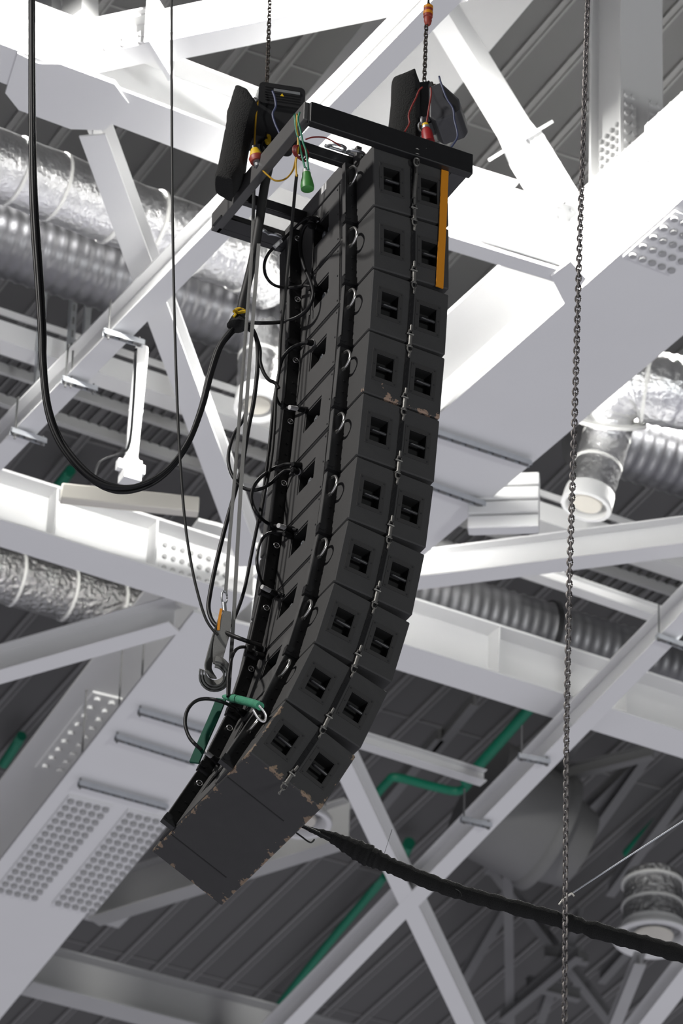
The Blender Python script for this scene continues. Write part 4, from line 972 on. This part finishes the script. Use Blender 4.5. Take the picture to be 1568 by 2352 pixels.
cable('speaker_cable', [rear(688, 1070, 0.01), rear(660, 1066, 0.06), rear(625, 1078, 0.1), at(595, 1100, 0.72), at(579, 1128, 0.7), at(579, 1155, 0.7), at(592, 1182, 0.7), rear(615, 1202, 0.09), rear(645, 1210, 0.05), rear(682, 1218, 0.01)], 0.011, 'looping black cable between the fifth and sixth connectors', 'cable', 'cable', 'speaker cables')
cable('speaker_cable', [rear(684, 1082, 0.01), rear(658, 1080, 0.05), rear(640, 1092, 0.08), rear(622, 1110, 0.1), at(595, 1124, 0.72), at(566, 1124, 0.72), at(542, 1106, 0.74), at(527, 1075, 0.76), at(525, 1040, 0.78), at(537, 998, 0.8), at(556, 968, 0.8), at(566, 940, 0.8)], 0.011, 'black cable swinging left from the fifth connector round to the trunk', 'cable', 'cable', 'speaker cables')
cable('speaker_cable', [rear(664, 1226, 0.02), rear(640, 1222, 0.06), rear(615, 1226, 0.09), rear(598, 1245, 0.1), at(590, 1278, 0.62), at(593, 1312, 0.6), rear(606, 1345, 0.07), rear(628, 1358, 0.04), rear(652, 1368, 0.01)], 0.010, 'black cable looping between the sixth and seventh connectors', 'cable', 'cable', 'speaker cables')
cable('speaker_cable', [rear(608, 1502, 0.01), rear(585, 1494, 0.05), rear(560, 1486, 0.08), at(542, 1492, 0.42), at(531, 1515, 0.42), at(524, 1555, 0.4), at(523, 1600, 0.36)], 0.010, 'short black cable arching from the eighth connector to the green sling', 'cable', 'cable', 'speaker cables')
cable('speaker_cable', [rear(548, 1632, 0.03), at(515, 1614, 0.3), at(478, 1605, 0.28), at(450, 1610, 0.26), at(431, 1630, 0.25), at(425, 1660, 0.22), at(434, 1692, 0.2), at(455, 1716, 0.18), rear(475, 1730, 0.06), rear(500, 1748, 0.01)], 0.011, 'black cable bulging out left of the two lowest cabinets', 'cable', 'cable', 'speaker cables')
cable('steel_wire', L(((394, -40), (394, 200), (396, 480), (400, 700), (406, 900), (413, 1050), (425, 1200), (440, 1300), (456, 1370), (472, 1420), (488, 1446), (500, 1458)), 0.5), 0.0085, 'thin twisted black line hanging beside the drooping cables', 'cable_grey', 'line', k=8)
# plugs seated in the rear recesses, with white tags
PL = [(738, 508, 712, 500, 0, 'topmost connector, upper plug'), (735, 524, 710, 518, 1, 'topmost connector, lower plug'), (733, 664, 708, 662, 1, 'second connector'), (726, 790, 703, 785, 0, 'third connector'), (712, 944, 684, 939, 2, 'fourth connector'),
      (697, 1072, 672, 1066, 1, 'fifth connector, upper plug'), (694, 1086, 670, 1080, 0, 'fifth connector, lower plug'), (680, 1220, 655, 1212, 2, 'sixth connector, upper plug'), (678, 1234, 652, 1226, 1, 'sixth connector, lower plug'), (650, 1372, 622, 1358, 2, 'seventh connector'),
      (615, 1498, 586, 1486, 0, 'eighth connector, upper plug'), (612, 1512, 588, 1502, 1, 'eighth connector, lower plug'), (568, 1644, 545, 1630, 1, 'ninth connector'), (512, 1758, 486, 1738, 2, 'lowest connector')]
for x0, y0, x1, y1, kd, wh in PL:
    a = rear(x0, y0, -0.02); b = rear(x1, y1, 0.075); d = b - a
    root = empty('cable_plug', a, 'black cable plug in the ' + wh, 'plug', 'plugs in the rear connectors')
    mb = MB(); mb.prof([(0, 0.022), (d.length * 0.55, 0.022), (d.length * 0.58, 0.019), (d.length * 0.9, 0.018), (d.length * 1.0, 0.012)], True, 0, 14, d, a)
    mb.build('shell', M['cable'], root, root.location, smooth=40)
    if kd == 0:
        mb = MB(); mb.prof([(d.length * 0.42, 0.0235), (d.length * 0.52, 0.0235)], True, 0, 14, d, a); mb.build('white_ring', M['label'], root, root.location, smooth=40)
    if kd == 2:
        mb = MB(); q = b + (b - a).normalized() * 0.01; mb.cyl(q, q + (b - a).normalized() * 0.065, 0.0145, 12); mb.build('white_tag', M['label'], root, root.location, smooth=40)
mb = MB(); mb.cyl(at(645, 553, 0.68), at(630, 567, 0.67), 0.0135, 12)
tag(mb.build('cable_tag', M['label'], None, at(645, 553, 0.68), smooth=40), 'white tag on the looping cable left of the top cabinets', 'tag')

# ------------------------------------------------------------------ straps and slings
VR = RGT
def strap(name, pts, half, label, m='strap', cat='strap', th=0.003, wd=None, k=6):
    P = curve(pts, k); mb = MB(); mb.ribbon(P, wd or VR, half, th); o = mb.build(name, M[m], None, pts[0], smooth=50); return tag(o, label, cat)
strap('webbing_strap', L(((584, 382), (579, 560), (566, 740), (556, 870), (548, 980), (537, 1120), (526, 1250), (518, 1362)), 0.62), 0.0105, 'long grey webbing strap hanging left of the array, ending at the folded strap')
strap('webbing_strap', L(((594, 560), (580, 740), (570, 870), (562, 990), (553, 1120), (545, 1260), (538, 1390), (531, 1500), (524, 1600)), 0.58), 0.0115, 'second long grey webbing strap, reaching down to the green sling')
root = empty('folded_strap', at(515, 1365, 0.56), 'bundled grey webbing strap tied in a loop left of the lower cabinets', 'strap')
mb = MB(); mb.ribbon(curve(L(((522, 1405), (515, 1440), (505, 1480), (498, 1525)), 0.55), 6), VR, [0.022 + 0.020 * math.sin(i / 18 * 3.1) for i in range(19)], 0.006)
mb.build('front_fold', M['strap'], root, root.location, smooth=50)
mb = MB(); mb.ribbon(curve(L(((510, 1420), (496, 1460), (482, 1510), (478, 1535), (490, 1558)), 0.57), 6), (RGT * 0.6 + FWD * 0.8), 0.028, 0.004)
mb.build('rear_fold', M['strap'], root, root.location, smooth=50)
mb = MB()
for rr_, ex in ((0.088, 0.0), (0.072, 0.008), (0.055, 0.016)):
    cc = at(493, 1548, 0.54 - ex); mb.ribbon([cc + (RGT * math.cos(a) + UPV * math.sin(a)) * rr_ for a in [math.radians(-200 + i * 12) for i in range(25)]], (FWD + UPV * 0.5).normalized(), 0.032, 0.005)
mb.build('rolled_loop', M['strap'], root, root.location, smooth=50)
mb = MB(); mb.torus(at(515, 1372, 0.56), u, ZUP, 0.018, 0.006, 16, 8, 0.045); mb.cyl(at(514, 1385, 0.56), at(516, 1408, 0.56), 0.014, 12)
mb.build('carabiner', M['zinc'], root, root.location, smooth=50)
mb = MB(); mb.ribbon(L(((508, 1398), (503, 1425), (501, 1448)), 0.545), VR, 0.008, 0.003); mb.build('orange_label', M['orange'], root, root.location, smooth=0)
# green sling
root = empty('round_sling', rear(515, 1602, 0.1), 'green round sling tied across the rear of the ninth cabinet', 'sling')
mb = MB(); mb.tube(curve([rear(514, 1600, 0.09), rear(535, 1604, 0.12), rear(560, 1610, 0.12), rear(585, 1617, 0.11), rear(597, 1622, 0.09)], 6), [0.012 + 0.013 * min(1, i / 5) for i in range(25)], 12)
mb.build('sling_band', M['green_strap'], root, root.location, smooth=50)
mb = MB(); mb.ribbon(curve(L(((508, 1606), (490, 1650), (468, 1700), (446, 1752)), 0.33), 6), (RGT * 0.9 + UPV * 0.4), 0.030, 0.008)
mb.build('sling_tail', M['green_dark'], root, root.location, smooth=50)
mb = MB(); c = rear(598, 1632, 0.11)
mb.tube(curve([c - RGT * 0.045 + UPV * 0.01, c - RGT * 0.01 - UPV * 0.045, c + RGT * 0.022 - UPV * 0.06, c + RGT * 0.028 - UPV * 0.02, c - RGT * 0.008 + UPV * 0.03], 6), 0.008, 8)
mb.build('carabiner', M['chrome'], root, root.location, smooth=60)

# ------------------------------------------------------------------ wrapped cable at lower right
wpx = ((640, 1880, 34), (690, 1896, 34), (720, 1908, 34), (760, 1922, 34), (800, 1942, 34), (840, 1962, 34), (870, 1976, 34), (920, 1998, 34), (1000, 2030, 34), (1080, 2056, 34), (1160, 2078, 34), (1240, 2100, 34), (1330, 2126, 34), (1420, 2152, 34), (1500, 2174, 34), (1600, 2200, 34), (1700, 2226, 34))
rad = [0.006, 0.008, 0.014, 0.026, 0.042, 0.054, 0.044, 0.038, 0.038, 0.036, 0.038, 0.037, 0.041, 0.040, 0.042, 0.043, 0.043]
wp = [at(x, y, 0.9) for x, y, _ in wpx]; Pc = curve(wp, 8)
rc = []
for i in range(len(Pc)):
    f = i / 8; k = min(int(f), len(rad) - 2); r_ = rad[k] + (rad[k + 1] - rad[k]) * (f - k)
    rc.append(r_ * (1 + 0.07 * math.sin(i * 2.3) + 0.05 * math.sin(i * 5.1)) * (0.80 if i in (52, 80, 97) else 1))
root = empty('wrapped_cable', wp[1], 'thick black cloth wrapped cable sweeping to the lower right edge', 'cable')
mb = MB(); mb.tube(Pc, [q * 1.22 for q in rc], 16); mb.build('cloth_sleeve', M['fuzzy'], root, root.location, smooth=60)
mb = MB(); mb.tube(curve(L(((660, 1898), (690, 1920), (712, 1935), (722, 1928)), 0.88), 5), 0.005, 6); mb.tube(curve(L(((680, 1890), (720, 1906), (760, 1926)), 0.88), 5), 0.006, 6)
mb.tube(curve(L(((1045, 2042), (1055, 2048), (1060, 2058)), 0.85), 4), 0.003, 6)
mb.build('loose_wire', M['cable_grey'], root, root.location, smooth=50)
mb = MB(); mb.tube(L(((880, 1968, 0.9), (900, 1905, 0.9))), 0.0015, 5); mb.build('loose_thread', M['cable_grey'], root, root.location)
cable('guy_wire', [at(1284, 2076, 0.9), at(1305, 2058, 0.9), at(1420, 1982, 0.6), at(1700, 1800, 0.2)], 0.005, 'thin grey guy wire slanting from the wrapped cable to the right edge', 'galv', 'wire')
mb = MB(); mb.tube(L(((1283, 2078), (1292, 2066), (1300, 2060), (1312, 2052), (1318, 2058)), 0.86), 0.006, 6)
tag(mb.build('wire_clip', M['cream'], None, at(1290, 2066, 0.86), smooth=50), 'pale wire clips where guy wire meets the wrapped cable', 'clip')
